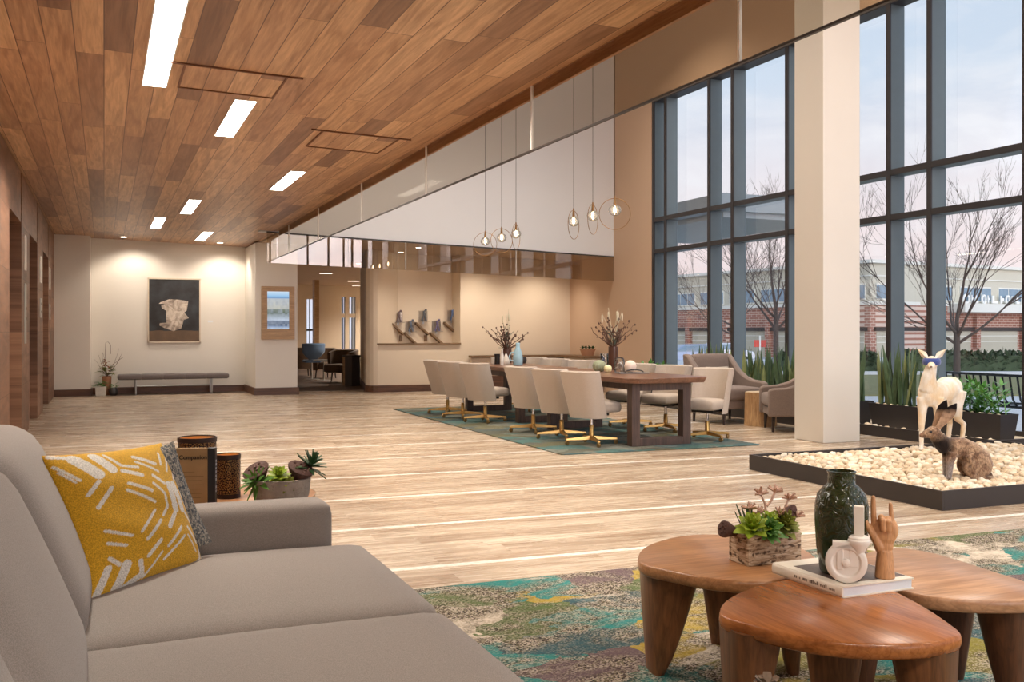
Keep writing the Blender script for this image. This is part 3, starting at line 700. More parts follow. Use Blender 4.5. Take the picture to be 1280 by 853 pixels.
def pod(mb, c, d, ln, r):
    """seed pod: narrow stalk end opening to a flat pitted head in direction D"""
    d = Vector(d).normalized(); q = d.to_track_quat('Z', 'Y').to_matrix().to_4x4(); q.translation = Vector(c)
    mb.lathe([(r * .12, 0), (r * .3, ln * .25), (r * .62, ln * .6), (r, ln * .92), (r * 1.02, ln), (r * .92, ln * 1.03), (0, ln * 1.0)], 14, M=q, cap=False)
    for k in range(9):
        a = 2.4 * k; rr = r * .8 * math.sqrt((k + .3) / 9)
        mb.ball((rr * math.cos(a), rr * math.sin(a), ln * 1.02), (r * .12, r * .12, r * .09), 8, 5, M=q)
p0, p1, p2 = at(938, 711, .42), at(1000, 700, .42), at(925, 699, .42)
t = thing('birch_planter', 'birch bark box of succulents and seed pods on the brown coffee table', 'planter', (p0.x + .005, p0.y + .02, .42), .0)
W_ = .232; D_ = .115; H_ = .105
mb = MB(); 
mb.box(0, W_, 0, .012, 0, H_); mb.box(0, W_, D_ - .012, D_, 0, H_); mb.box(0, .012, .012, D_ - .012, 0, H_ * 1.03); mb.box(W_ - .012, W_, .012, D_ - .012, 0, H_ * .98); mb.box(.012, W_ - .012, .012, D_ - .012, 0, .01)
mb.build('box', M_birch, t, bevel=.003)
MB().box(.012, W_ - .012, .012, D_ - .012, .01, H_ - .014).build('soil', M_soil, t)
rosette(MB(), (.04, .03, H_ + .012), .075, 8, 4, (.35, 1.3), wd=.62, seed=3, up=(-.3, -.4, 1)).build('succulent', M_lime, t, smooth=True)
rosette(MB(), (.095, .02, H_ + .004), .07, 9, 4, (.3, 1.3), wd=.5, seed=4, up=(0, -.8, 1)).build('succulent', M_green, t, smooth=True)
rosette(MB(), (.125, .05, H_ + .02), .062, 8, 4, (.3, 1.3), wd=.55, seed=5, up=(.1, -.3, 1)).build('succulent', M_lime, t, smooth=True)
rosette(MB(), (.18, .045, H_ + .01), .075, 8, 5, (.2, 1.3), wd=.62, seed=6, up=(.1, -.5, 1)).build('succulent', M_olive, t, smooth=True)
mb = MB()
for i in range(9):
    a = -.5 + i * .12; mb.leaf((.035 + .004 * i, .07, H_), (-.45 + .1 * i * .6, (-1) ** i * .12, 1), .085 + .012 * (i % 3), .014, n=4, thick=.002)
mb.build('succulent', M_dgreen, t, smooth=True)
mb = MB(); pod(mb, (.05, .08, H_ - .01), (-.95, -.1, .28), .11, .03); mb.build('seed_pod', M_pod, t, smooth=True, angle=60)
mb = MB(); pod(mb, (.195, .09, H_ + .06), (.35, -.85, -.18), .055, .045); mb.build('seed_pod', M_pod, t, smooth=True, angle=60)
mb = MB(); rr = random.Random(11)
for bx, pts in ((.125, [(0, 0, 0), (.002, 0, .06), (-.004, 0, .10), (-.022, 0, .135)]), (.13, [(0, 0, .09), (.02, 0, .11), (.036, 0, .14)]), (.19, [(0, 0, 0), (.012, 0, .06), (.03, 0, .10), (.04, 0, .11)]), (.21, [(0, 0, .08), (.03, -.01, .085), (.042, -.01, .06), (.046, -.01, .045)]), (.055, [(0, 0, 0), (0, 0, .085)]), (.10, [(0, 0, 0), (-.006, 0, .065)]), (.165, [(0, 0, 0), (.006, -.02, .06)])):
    P = [Vector((bx + x, .065 + y, H_ + z)) for x, y, z in pts]; mb.tube(P, [.005, .0045, .004, .0035][:len(P)], 6)
    for k in range(10):
        d = Vector((rr.uniform(-1, 1), rr.uniform(-1, .6), rr.uniform(.0, 1))); mb.leaf(P[-1], d, .03, .013, thick=.004, n=3)
    mb.ball(P[-1], .006, 6, 4)
mb.build('coral_stem', M_pink, t, smooth=True)

# book, vase, candle holder and wooden hand
bk = thing('coffee_table_book', 'thick white coffee table book under the green vase', 'book', (2.06, 2.34, .44), .0)
c1, c2 = at(1049, 733, .475), at(968, 702, .475)
bw, bl = .285, .335
M_paper = plain('white_cover', L(232, 224, 210), .45, var=.04); M_page = plain('page_edges', L(222, 226, 234), .7, var=.06, vscale=300)
mb = MB().box(.004, bw, 0, bl, 0, .004); mb.box(.004, bw, 0, bl, .031, .035)
v = []; n = 6
for i in range(n + 1):
    a = PI / 2 + PI * i / n; v.append((.006 + .007 * math.cos(a), .0175 + .0175 * math.sin(a)))
mb.add([(x, 0, z) for x, z in v] + [(x, bl, z) for x, z in v], [tuple(range(n + 1)), tuple(range(2 * n + 1, n, -1))] + [(i, n + 1 + i, n + 2 + i, i + 1) for i in range(n)])
mb.build('cover', M_paper, bk, smooth=True, angle=40)
MB().box(.006, bw - .005, .004, bl - .004, .004, .031).build('page_block', M_page, bk)
m_, nt_ = new_mat('cover_photo'); q_ = nt_.noise(nt_.mapv(nt_.obj(), (14, 6, 1)), 1.0, 4, .6, 1.0)
finish(nt_, principled(nt_, Base_Color=nt_.ramp(q_, [(.3, L(58, 52, 56)), (.5, L(104, 88, 80)), (.7, L(150, 132, 116))]), Roughness=.4))
MB().box(.035, bw - .004, .03, bl * .8, .035, .0356).build('cover_picture', m_, bk)
M_ink = plain('grey_ink', L(120, 110, 100), .7)
mb = MB(); rr = random.Random(2); y = .03
while y < bl - .12:
    g = rr.uniform(.003, .006); mb.box(-.0016, -.0008, y, y + g, .014, .014 + rr.choice((.006, .008, .011))); y += g + rr.choice((.002, .002, .003, .012))
mb.build('spine_lettering', M_ink, bk)
mV, nV = new_mat('green_glaze'); vo = nV.N.new('ShaderNodeTexVoronoi'); vo.feature = 'SMOOTH_F1'; nV.put(vo.inputs['Vector'], nV.mapv(nV.obj(), (1, 1, .8))); nV.put(vo.inputs['Scale'], 32)
x_, y_, z_ = nV.sep(nV.obj()); msk = nV.ramp(z_, [(.10, (0, 0, 0)), (.17, (1, 1, 1))])
hgt = nV.m('MULTIPLY', nV.m('SINE', nV.m('MULTIPLY', vo.outputs['Distance'], 55)), msk)
finish(nV, principled(nV, Base_Color=nV.mix(nV.m('MULTIPLY', vo.outputs['Distance'], .8), L(46, 58, 26), L(20, 30, 14)), Roughness=.1, Specular_IOR_Level=.6, Coat_Weight=.25, Coat_Roughness=.08, Normal=nV.bump(hgt, .35, .006)))
pv = at(1051, 712, .476)
o = MB().lathe([(.0, 0), (.060, 0), (.067, .006), (.078, .08), (.083, .16), (.083, .215), (.076, .25), (.055, .276), (.043, .285), (.042, .315), (.046, .325), (.040, .327), (.036, .315), (.036, .27), (0, .262)], 40, cap=False).build('vase', mV, smooth=True, angle=60, loc=(2.182, 2.48, .476))
tag(o, 'dark green glazed vase with embossed leaves standing on the white book', 'vase')
def facing(p): return -math.atan2(p.x, p.y)
pc = at(1056, 727, .476); t = thing('candle_holder', 'white ceramic disc shaped candle holder on the book by the vase', 'candle holder', (2.108, 2.375, .476), facing(Vector((2.12, 2.38, 0))))
M_cer = plain('white_ceramic', L(244, 240, 234), .35, var=.02)
mb = MB(); q = TR(0, .016, .062, PI / 2)
mb.lathe([(.0, -.0), (.056, 0), (.062, .005), (.062, .027), (.056, .032), (.044, .032), (.040, .026), (.036, .026), (.012, .026), (.012, .034), (.0, .037)], 36, M=q, cap=False)
mb.box(-.040, .016, -.016, .014, .105, .126); mb.box(-.028, -.008, -.013, .011, .04, .108)
mb.lathe([(.014, .085), (.020, .105), (.031, .120), (.033, .128), (.033, .134), (.030, .136), (.030, .142), (.024, .146), (0, .146)], 24, c=(.037, 0, 0), cap=False)
mb.box(.010, .034, -.012, .010, .05, .11)
mb.build('holder', M_cer, t, bevel=.002)
MB().box(.022, .052, -.014, .014, .146, .238).build('candle', plain('wax', L(238, 232, 222), .5, var=.02), t, bevel=.002)
# mannequin hand, thumb and two fingers raised
hd = MB(); y0 = 0
hd.lathe([(.0, 0), (.030, 0), (.0305, .003), (.027, .05), (.0245, .075), (.023, .085)], 20, cap=True)
hd.ball((-.004, 0, .10), (.030, .019, .03), 14, 10); hd.ball((-.006, -.002, .135), (.040, .019, .045), 16, 10); hd.ball((.022, .0, .15), (.018, .016, .035), 12, 8)
def fin(pts, rad):
    hd.tube(pts, rad, 10)
    for p, r_ in zip(pts, rad): hd.ball(p, r_ * 1.04, 10, 6)
fin([(-.031, 0, .160), (-.033, .0, .19), (-.034, .001, .222), (-.034, .001, .249)], [.0098, .0092, .0085, .007])
fin([(.021, .0, .160), (.020, .001, .19), (.018, .001, .21), (.017, .001, .231)], [.0085, .008, .0072, .006])
fin([(-.012, 0, .168), (-.010, -.014, .190), (-.007, -.034, .184), (-.004, -.032, .156)], [.0105, .0105, .0095, .0085])
fin([(.006, 0, .166), (.009, -.014, .186), (.012, -.032, .180), (.012, -.030, .154)], [.010, .010, .009, .008])
fin([(-.014, -.010, .095), (-.030, -.012, .128), (-.046, -.010, .152), (-.056, -.008, .171)], [.015, .0125, .0105, .008])
ph = at(1105, 722, .476)
o = hd.build('wooden_hand', wood('hand_wood', L(216, 166, 120), L(186, 134, 92), 'Z', 3, .45), smooth=True, loc=(2.262, 2.376, .476), rot=(0, 0, facing(Vector((2.25, 2.39, 0)))))
smoothmods(o, .0021, 3)
tag(o, 'wooden artist hand with thumb, index and little finger raised on the book', 'sculpture')

# pine cones on a low stool at the very bottom of the picture
t = thing('stool', 'low round wooden stool at the bottom edge under the pine cones', 'stool', (1.50, 1.86, .012))
MB().lathe([(0, .258), (.15, .258), (.16, .265), (.16, .281), (.152, .287), (0, .287)], 28, cap=False).build('seat', M_tab_b[1], t, smooth=True, angle=50)
for k in range(3):
    a = 2 * PI * k / 3 + .4; MB().tube([(.13 * math.cos(a), .13 * math.sin(a), 0), (.09 * math.cos(a), .09 * math.sin(a), .26)], [.014, .019], 10).build('leg', M_tab_b[1], t, smooth=True, angle=50)
M_cone = plain('cone_scales', L(122, 104, 88), .85, var=.4, vscale=60)
def cone(label, loc, s):
    mb = MB().ball((0, 0, .05 * s), (.03 * s, .03 * s, .048 * s), 12, 8)
    for i in range(60):
        k = i / 60; h = (.012 + .085 * k) * s; a = i * 2.4; rr = .036 * s * math.sin(PI * (.18 + .74 * k)) ** .7
        mb.leaf((rr * .5 * math.cos(a), rr * .5 * math.sin(a), h), (math.cos(a), math.sin(a), .25 + k * .9), .026 * s, .024 * s, thick=.0025 * s, n=3, shape=lambda t: .5 + .5 * t if t < .9 else .7)
    return tag(mb.build('pine_cone', M_cone, loc=loc), label, 'pine cone', 'pine cones on the stool')
pb = at(957, 842, .34)
cone('grey brown pine cone in front of the reddish coffee table leg', (1.47, 1.925, .299), 1.08)

# ------------------------------------------------------------------ side table beyond the sofa arm
t = thing('side_table', 'round live edge wooden side table behind the sofa arm', 'side table', (.48, 4.22, 0))
jit = lambda a, z: 1 + .05 * math.sin(3 * a + 1) + .025 * math.sin(7 * a)
MB().lathe([(0, .515), (.30, .515), (.345, .53), (.35, .552), (.335, .56), (0, .56)], 40, cap=False, jitter=jit).build('top', M_tab_a[0], t, smooth=True, angle=50)
for k in range(3):
    a = 2 * PI * k / 3 + .3; MB().tube([(.24 * math.cos(a), .24 * math.sin(a), 0), (.2 * math.cos(a), .2 * math.sin(a), .52)], [.018, .024], 12).build('leg', M_tab_a[1], t, smooth=True, angle=50)
# upright book with a brown cover and black spine
M_kraft = plain('kraft_cover', L(170, 140, 98), .6, var=.25, vscale=14); M_spine = plain('black_spine', L(30, 32, 38), .5); M_letter = plain('letter_ink', L(36, 28, 22), .6); M_wl = plain('white_letter', L(210, 216, 224), .6)
t = thing('book', 'upright brown book with handwritten title and black spine on the side table', 'book', (.405, 4.02, .56), -.30)
mb = MB().box(-.155, -.012, 0, .004, 0, .225); mb.box(-.155, -.012, .030, .034, 0, .225); mb.build('cover', M_kraft, t)
MB().box(-.028, .001, -.0006, .0346, 0, .2255).build('spine', M_spine, t)
MB().box(-.152, -.029, .004, .030, .004, .221).build('page_block', M_page, t)
q = TR(-.084, -.0008, .19, PI / 2)
lettering('Companion', .023, 'title', M_letter, t, q)
mb = MB(); rr = random.Random(5)
for k in range(7): mb.box(-.14, -.14 + rr.uniform(.06, .10), -.0008, -.0001, .03 + .017 * k, .0315 + .017 * k)
mb.build('cover_text', plain('faint_ink', L(120, 96, 66), .7), t)
mb = MB()
for k in range(9):
    z = .05 + .015 * k
    if k not in (2,): mb.box(.0012, .0018, .010, .024, z, z + .008 + .002 * (k % 2))
mb.build('spine_lettering', M_wl, t)
# perforated candle lanterns
mL, nL = new_mat('pierced_bronze'); vL = nL.obj(); xx, yy, zz = nL.sep(vL)
ang = nL.m('ARCTAN2', yy, xx); uv = nL.comb(nL.m('MULTIPLY', ang, .055), zz, 0.0)
vo = nL.N.new('ShaderNodeTexVoronoi'); vo.voronoi_dimensions = '2D'; nL.put(vo.inputs['Vector'], uv); nL.put(vo.inputs['Scale'], 165); nL.put(vo.inputs['Randomness'], .75)
hole = nL.m('MULTIPLY', nL.m('LESS_THAN', vo.outputs['Distance'], .36), nL.m('MULTIPLY', nL.m('GREATER_THAN', zz, .018), 1.0))
base = nL.n('ShaderNodeBsdfPrincipled', 0, None, Base_Color=L(58, 44, 42), Roughness=.4, Metallic=.6)
gap = nL.n('ShaderNodeBsdfTransparent', 0, None, Color=(1, 1, 1, 1))
finish(nL, nL.n('ShaderNodeMixShader', 0, None, i0=hole, i1=base, i2=gap))
M_inner = plain('gilt_lining', L(226, 178, 110), .35, .5)
M_lining_glow = emit('lining_glow', (1, .86, .66, 1), 5)  # glow added inside the lanterns to brighten the lining behind the holes
def lantern(label, loc, r, h):
    t = thing('candle_lantern', label, 'candle lantern', loc, 0, 'pierced bronze lanterns')
    MB().lathe([(r, 0), (r, h - .018)], 40, cap=False).build('pierced_shell', mL, t, smooth=True)
    MB().lathe([(r * .99, h - .02), (r * 1.03, h - .018), (r * 1.03, h), (r * .97, h), (r * .97, h - .018)], 40, cap=False).build('rim', plain('bronze_rim', L(66, 52, 48), .4, .6), t, smooth=True, angle=40)
    MB().lathe([(0, .003), (r * .9, .003), (r * .93, .01), (r * .93, h * .98), (r * .9, h * .98), (r * .88, .012)], 32, cap=False).build('lining', M_inner, t, smooth=True, angle=40)
    MB().lathe([(0, .01), (.02, .01), (.02, h * .4), (0, h * .4)], 16, cap=False).build('candle', M_lining_glow, t, smooth=True, angle=40)
lantern('taller pierced bronze candle lantern standing behind the brown book', (.362, 4.30, .56), .078, .245)
lantern('smaller pierced bronze candle lantern beside the spine of the brown book', (.475, 4.19, .56), .05, .18)
# bark bowl planter
t = thing('bark_planter', 'oval grey bark bowl of succulents behind the sofa arm', 'planter', (.665, 4.03, .56))
M_bark = plain('grey_bark', L(164, 152, 142), .9, var=.35, vscale=26, bump=.9, bscale=40)
jb = lambda a, z: 1 + .02 * math.sin(5 * a + 2) + .012 * math.sin(13 * a)
def oval(mb, prof, sx, sy, **k):
    return mb.lathe(prof, 32, M=Matrix.Diagonal((sx, sy, 1, 1)), cap=False, jitter=jb)
oval(MB(), [(0, .0), (.10, 0), (.112, .02), (.120, .088), (.110, .09), (.104, .07), (0, .066)], 1, .72).build('bowl', M_bark, t, smooth=True, angle=50)
oval(MB(), [(.0, .075), (.06, .078), (.106, .07)], 1, .72).build('soil', M_soil, t, smooth=True)
rosette(MB(), (-.095, -.03, .085), .085, 8, 3, (.0, .8), .26, seed=21, up=(-.75, -.4, .6)).build('succulent', M_green, t, smooth=True)
rosette(MB(), (-.015, -.03, .095), .06, 9, 4, (.15, 1.2), .6, seed=22, up=(.0, -.5, 1)).build('succulent', M_lime, t, smooth=True)
rosette(MB(), (.02, -.06, .08), .045, 6, 2, (.0, .8), .5, seed=23, up=(0, -.8, .6)).build('succulent', M_olive, t, smooth=True)
rosette(MB(), (.115, .0, .125), .085, 8, 4, (.0, 1.3), .28, seed=24, up=(.4, -.1, 1)).build('succulent', M_dgreen, t, smooth=True)
mb = MB(); pod(mb, (-.06, .03, .06), (-.3, -.2, .5), .085, .055); mb.build('seed_pod', M_pod, t, smooth=True, angle=60)
mb = MB(); pod(mb, (.05, .01, .05), (.25, -.35, .75), .095, .055); mb.build('seed_pod', M_pod, t, smooth=True, angle=60)

# ------------------------------------------------------------------ dining tables
M_top = wood('live_edge_top', L(138, 98, 76), L(96, 64, 48), 'Y', .8, .3); M_legw = wood('table_leg_wood', L(96, 74, 64), L(64, 48, 42), 'Z', 1, .5)
M_bark2 = plain('live_edge_bark', L(132, 88, 60), .7, var=.35, vscale=20, bump=.4)
def dining_table(label, y0, y1, fr, seed, x0=5.06, x1=6.1):
    rr = random.Random(seed); yc = (y0 + y1) / 2; xc = (x0 + x1) / 2
    t = thing('dining_table', label, 'dining table', (xc, yc, .012), 0, 'live edge dining tables')
    out = []; n = 12
    ph = rr.uniform(0, 6)
    for i in range(n + 1):
        k = i / n; y = y0 + (y1 - y0) * k; e = .05 * math.sin(ph + 5 * k) + .02 * math.sin(13 * k + ph); out.append((x1 - xc + e - (.16 if i in (0, n) else 0), y - yc))
    for i in range(n, -1, -1):
        k = i / n; y = y0 + (y1 - y0) * k; e = .04 * math.sin(ph * 2 + 4 * k) + .02 * math.sin(11 * k); out.append((x0 - xc + e + (.10 if i in (0, n) else 0), y - yc))
    MB().prism(out, .682, .738, inset=.025).build('top', M_top, t, bevel=.006)
    for fy in fr:
        mb = MB(); a, b = -.37, .37; y = fy - yc
        mb.box(a, a + .10, y - .055, y + .055, .0, .682); mb.box(b - .10, b, y - .055, y + .055, 0, .682); mb.box(a + .1, b - .1, y - .055, y + .055, 0, .085); mb.box(a + .1, b - .1, y - .055, y + .055, .595, .682)
        mb.build('leg_frame', M_legw, t, bevel=.004)
    MB().box(-.32, -.26, fr[0] - yc + .06, fr[1] - yc - .06, .60, .68).build('side_rail', M_legw, t); MB().box(.26, .32, fr[0] - yc + .06, fr[1] - yc - .06, .60, .68).build('side_rail', M_legw, t)
    return t
dining_table('live edge dining table holding the tall brown vase and glass cloche', 8.92, 11.62, (9.19, 11.25), 4)
dining_table('live edge dining table holding the blue bottle, toward the beige banquette', 11.75, 14.45, (12.15, 14.15), 9, 5.04, 6.0)

# ------------------------------------------------------------------ swivel dining chairs
M_seat = fabric('cream_upholstery', L(194, 177, 161), L(168, 152, 137), 400, bump=.15)
def make_chair():
    t = thing('dining_chair', 'x', 'chair', (0, 0, 0))
    # wrapped back shell; local +y is the way the sitter faces
    plan = []; N = 14
    for i in range(N + 1):
        k = -1 + 2 * i / N; plan.append((.245 * math.copysign(1 - (1 - abs(k)) ** 1.7, k) , -.20 + .20 * abs(k) ** 3.2))
    v = []; f = []; H = 6; z0, z1 = .30, .80
    def ring(z, off, sc_):
        lean = -.15 * ((z - z0) / (z1 - z0)) ** 1.1; s = .90 + .10 * (z - z0) / (z1 - z0)
        return [(x * s * sc_, y * sc_ * (.9 if off else 1) + lean + off, z) for x, y in plan]
    rings_o = []; hs = [z0 + (z1 - z0) * i / H for i in range(H + 1)]
    for z in hs: rings_o.append(ring(z, 0, 1.0))
    rings_i = [ring(z, .035, .87) for z in reversed(hs)]
    R_ = rings_o + [ring(z1 + .012, .014, .95)] + rings_i
    n = N + 1
    for r in R_: v += r
    for i in range(len(R_) - 1):
        for k in range(N): f.append((i * n + k, i * n + k + 1, (i + 1) * n + k + 1, (i + 1) * n + k))
    m = len(R_)
    for k in range(N): f.append(((m - 1) * n + k, (m - 1) * n + k + 1, k + 1, k))
    f.append(tuple(i * n for i in range(m))); f.append(tuple(i * n + N for i in range(m)))
    MB().add(v, f).build('backrest', M_seat, t, smooth=True, angle=50)
    rounded(.40, .42, .115, .045, 8, .015, TR(0, .085, .405), b := MB()); b.build('seat', M_seat, t, smooth=True, angle=80)
    mb = MB().box(-.13, .13, -.12, .14, .318, .345); mb.tube([(0, .0, .325), (.16, .02, .325)], .007, 6); mb.build('seat_plate', M_black, t)
    MB().lathe([(.016, .17), (.016, .32)], 16).build('gas_lift', M_chrome, t, smooth=True, angle=40)
    b_ = MB().lathe([(.026, .06), (.032, .075), (.027, .10), (.024, .21), (.02, .215)], 16)
    ob = b_.build('base', M_gold, t, smooth=True, angle=40)
    for k in range(4):
        a = PI / 4 + k * PI / 2 + .2; ca, sa = math.cos(a), math.sin(a); M_ = Matrix.Rotation(a, 4, 'Z')
        MB().hexa([M_ @ Vector(p) for p in ((.02, -.022, .055), (.29, -.015, .052), (.29, .015, .052), (.02, .022, .055), (.02, -.018, .10), (.29, -.012, .072), (.29, .012, .072), (.02, .018, .10))]).build('base_arm', M_gold, ob, bevel=.003)
        c = MB(); q = TR(.275 * ca, .275 * sa, 0, 0, 0, a + .5)
        c.lathe([(0, -.012), (.022, -.012), (.026, -.008), (.026, .008), (.022, .012), (0, .012)], 14, M=q @ TR(0, 0, .0265, PI / 2), cap=False); c.tube([(0, 0, .03), (0, 0, .056)], .008, 8, M=q)
        c.build('caster', M_casters, ob, smooth=True, angle=40)
    return t
M_casters = plain('caster_metal', L(150, 120, 76), .3, .7)
chair0 = make_chair(); used = [False]
def chair(loc, face, label, group):
    rz = face - PI / 2
    if not used[0]:
        used[0] = True; chair0.location = loc; chair0.rotation_euler = (0, 0, rz); chair0['label'] = label; chair0['group'] = group; return chair0
    return dup(chair0, loc, rz, label, group)
rug_z = .012
GL = 'dining chairs with their backs to the lobby'; GR = 'dining chairs on the window side'
for (px, py), fa, lab in (((739.5, 556), 22, 'cream swivel chair with back turned, beside the end of the table with the cloche'),
        ((702, 548), 20, 'cream swivel chair with back turned, middle of the three at the cloche table'),
        ((666.5, 540), 16, 'cream swivel chair with back turned, next to the gap between both tables'),
        ((606.5, 527.5), 20, 'cream swivel chair at the bottle table whose seat shows beside its back'),
        ((578.5, 522.5), 14, 'cream swivel chair with back turned, middle of the three at the bottle table'),
        ((559.5, 517.5), 10, 'cream swivel chair with back turned, nearest the display niche')):
    p = at(px, py, rug_z); chair((p.x, p.y, rug_z), math.radians(fa), lab, GL)
for (px, py), fa, lab in (((884, 549.5), 213, 'cream swivel chair with its white side edge toward the lobby, in front of the armchair'),
        ((832, 539), 206, 'cream swivel chair seen through the table frame, seat facing the lobby'),
        ((788, 533), 202, 'cream swivel chair behind the cloche table, beside the table gap'),
        ((717, 521), 200, 'cream swivel chair behind the bottle table with a white lit back edge'),
        ((684, 515), 198, 'cream swivel chair behind the bottle table, middle of the three'),
        ((657, 509.5), 196, 'cream swivel chair behind the bottle table, by the blue bottle')):
    p = at(px, py, rug_z); chair((p.x, p.y, rug_z), math.radians(fa), lab, GR)

# ------------------------------------------------------------------ things on the dining tables
TZ = .75
def tt(px, py): p = at(px, py, TZ); return (p.x, p.y, TZ)
def pxm(px, py): return ((at(px, py, TZ).x * FW[0] + at(px, py, TZ).y * FW[1]) / F_PX)
def branchy(mb, c, n, h, spread, seed, r=.005, kink=.35, buds=None):
    rr = random.Random(seed)
    for i in range(n):
        a = rr.uniform(0, 2 * PI); s = spread * rr.uniform(.2, 1); p = Vector(c); P = [p.copy()]; L_ = h * rr.uniform(.6, 1.0); d = Vector((math.cos(a) * s, math.sin(a) * s, 1)).normalized()
        for k in range(5):
            d = (d + Vector((rr.uniform(-kink, kink), rr.uniform(-kink, kink), rr.uniform(-.1, .12)))).normalized(); p = p + d * L_ / 5; P.append(p.copy())
        mb.tube(P, [r * (1 - .13 * k) for k in range(6)], 5)
        if buds:
            for k in range(buds): mb.ball(P[-1 - k % 3] + Vector((rr.uniform(-.02, .02), rr.uniform(-.02, .02), rr.uniform(-.02, .02))), rr.uniform(.008, .018), 6, 4)
M_twig = plain('twig', L(104, 76, 62), .8, var=.3, vscale=30); M_pale = plain('pale_grass', L(216, 206, 178), .8, var=.15); M_vaseb = plain('brown_vase', L(88, 58, 44), .35, var=.3, vscale=12)
M_sage = plain('sage_leaf', L(108, 118, 104), .7, var=.2)
def vase_arr(label, loc, r, h, seed, H):
    t = thing('flower_vase', label, 'vase', loc, 0, 'tall brown vases of dried branches')
    MB().lathe([(0, 0), (r * .92, 0), (r, .01), (r, h), (r * .9, h), (r * .86, h - .03), (0, h - .04)], 24, cap=False).build('vase', M_vaseb, t, smooth=True, angle=40)
    mb = MB(); branchy(mb, (0, 0, h - .03), 24, H * .85, 1.15, seed, .0085, .42, 3); mb.build('dried_branch', M_twig, t, smooth=True)
    mb = MB(); rr = random.Random(seed + 5)
    for k in range(6):
        a = rr.uniform(0, 6.28); s = rr.uniform(.05, 1.1 if k > 2 else .25); mb.tube([(0, 0, h - .03), (s * .1 * math.cos(a), s * .1 * math.sin(a), h + H * .4), (s * .3 * math.cos(a), s * .3 * math.sin(a), h + H * rr.uniform(.6, 1.0) * (1 - .25 * s))], [.004, .005, .003], 5)
        tip = Vector((s * .3 * math.cos(a), s * .3 * math.sin(a), h + H * .78 * (1 - .25 * s))); mb.ball(tip, (.011, .011, .055), 8, 6)
    mb.build('pale_plume', M_pale, t, smooth=True)
    mb = MB(); 
    for k in range(26):
        a = rr.uniform(0, 6.28); mb.leaf((.03 * math.cos(a), .03 * math.sin(a), h + rr.uniform(0, H * .35)), (math.cos(a), math.sin(a), rr.uniform(.1, 1.3)), .11, .035, thick=.002, n=3)
    mb.build('leaf_sprig', M_sage, t, smooth=True)
    return t
vase_arr('tall brown vase of dried branches beside the glass cloche', tt(766.5, 462.5), .063, .30, 31, .54)
vase_arr('dark brown vase of dried branches behind the blue bottle', tt(634, 454), .07, .22, 47, .64)
def lath(name, label, cat, loc, prof, mat, seg=24, group=None, ang=50):
    return tag(MB().lathe(prof, seg, cap=False).build(name, mat, smooth=True, angle=ang, loc=loc), label, cat, group)
M_cactus = plain('cactus_skin', L(158, 162, 132), .8, var=.3, vscale=60, bump=.6, bscale=120)
ball_ = MB(); ball_.lathe([(.0, 0), (.045, .004), (.072, .035), (.080, .075), (.068, .115), (.035, .14), (0, .145)], 28, cap=False, jitter=lambda a, z: 1 + .05 * math.cos(14 * a))
tag(ball_.build('cactus', M_cactus, smooth=True, loc=tt(749, 465)), 'round grey green cactus on the table beside the cream ball candle', 'cactus')
lath('ball_candle', 'cream ball candle on the table between cactus and brown vase', 'candle', tt(759.8, 466), [(0, 0), (.02, .001), (.042, .018), (.05, .045), (.044, .072), (.024, .09), (.004, .094), (0, .094)], plain('candle_wax', L(232, 222, 170), .5))
M_clear = glass('cloche_glass', (.93, .95, .95), .9, .04)
t = thing('glass_cloche', 'clear glass cloche over shells in front of the white orb', 'cloche', tt(774.5, 465.5))
MB().lathe([(.062, 0), (.066, .10), (.062, .15), (.045, .175), (.0, .185)], 32, cap=False).build('dome', M_clear, t, smooth=True, angle=60)
mb = MB(); rr = random.Random(3)
for k in range(24): mb.ball((rr.uniform(-.035, .035), rr.uniform(-.035, .035), .012 + .1 * rr.random()), rr.uniform(.01, .02), 7, 5)
mb.build('shell_heap', plain('shell', L(190, 172, 160), .7, var=.3, vscale=30), t, smooth=True)
t = thing('glass_jar', 'clear glass cylinder jar behind the round cactus', 'jar', tt(755.5, 461))
MB().lathe([(0, .0), (.05, 0), (.055, .004), (.055, .20), (.05, .20), (.05, .008), (0, .008)], 28, cap=False).build('glass', M_clear, t, smooth=True, angle=40)
mb = MB(); branchy(mb, (0, 0, .01), 5, .16, .12, 8, .005, .2, 2); mb.build('sprig', plain('blue_sprig', L(96, 108, 134), .8), t, smooth=True)
M_slate = plain('grey_tray', L(112, 108, 104), .6, var=.1)
p = tt(788, 467); t = thing('tray', 'thin grey tray under the white orb on the cloche table', 'tray', (p[0], p[1] - .02, TZ), -.2)
MB().box(-.17, .19, -.10, .10, 0, .012).build('board', M_slate, t, bevel=.003)
lath('orb', 'white textured orb ornament on the grey tray', 'ornament', (p[0] + .01, p[1] + .02, TZ + .012), [(0, 0), (.03, .003), (.062, .03), (.072, .072), (.062, .112), (.03, .138), (0, .142)], plain('orb_plaster', L(238, 214, 196), .6, var=.12, vscale=40, bump=.4, bscale=60))
mb = MB(); mb.tube([(-.11 + .22 * k / 14, .0, .006 + .03 * math.sin(PI * k / 14) ** .5) for k in range(15)], .007, 8)
tag(mb.build('wire_ring', M_dark, smooth=True, loc=(p[0] + .0, p[1] - .09, TZ + .012), rot=(0, 0, -.35)), 'dark bent metal hoop in front of the white orb', 'ornament')
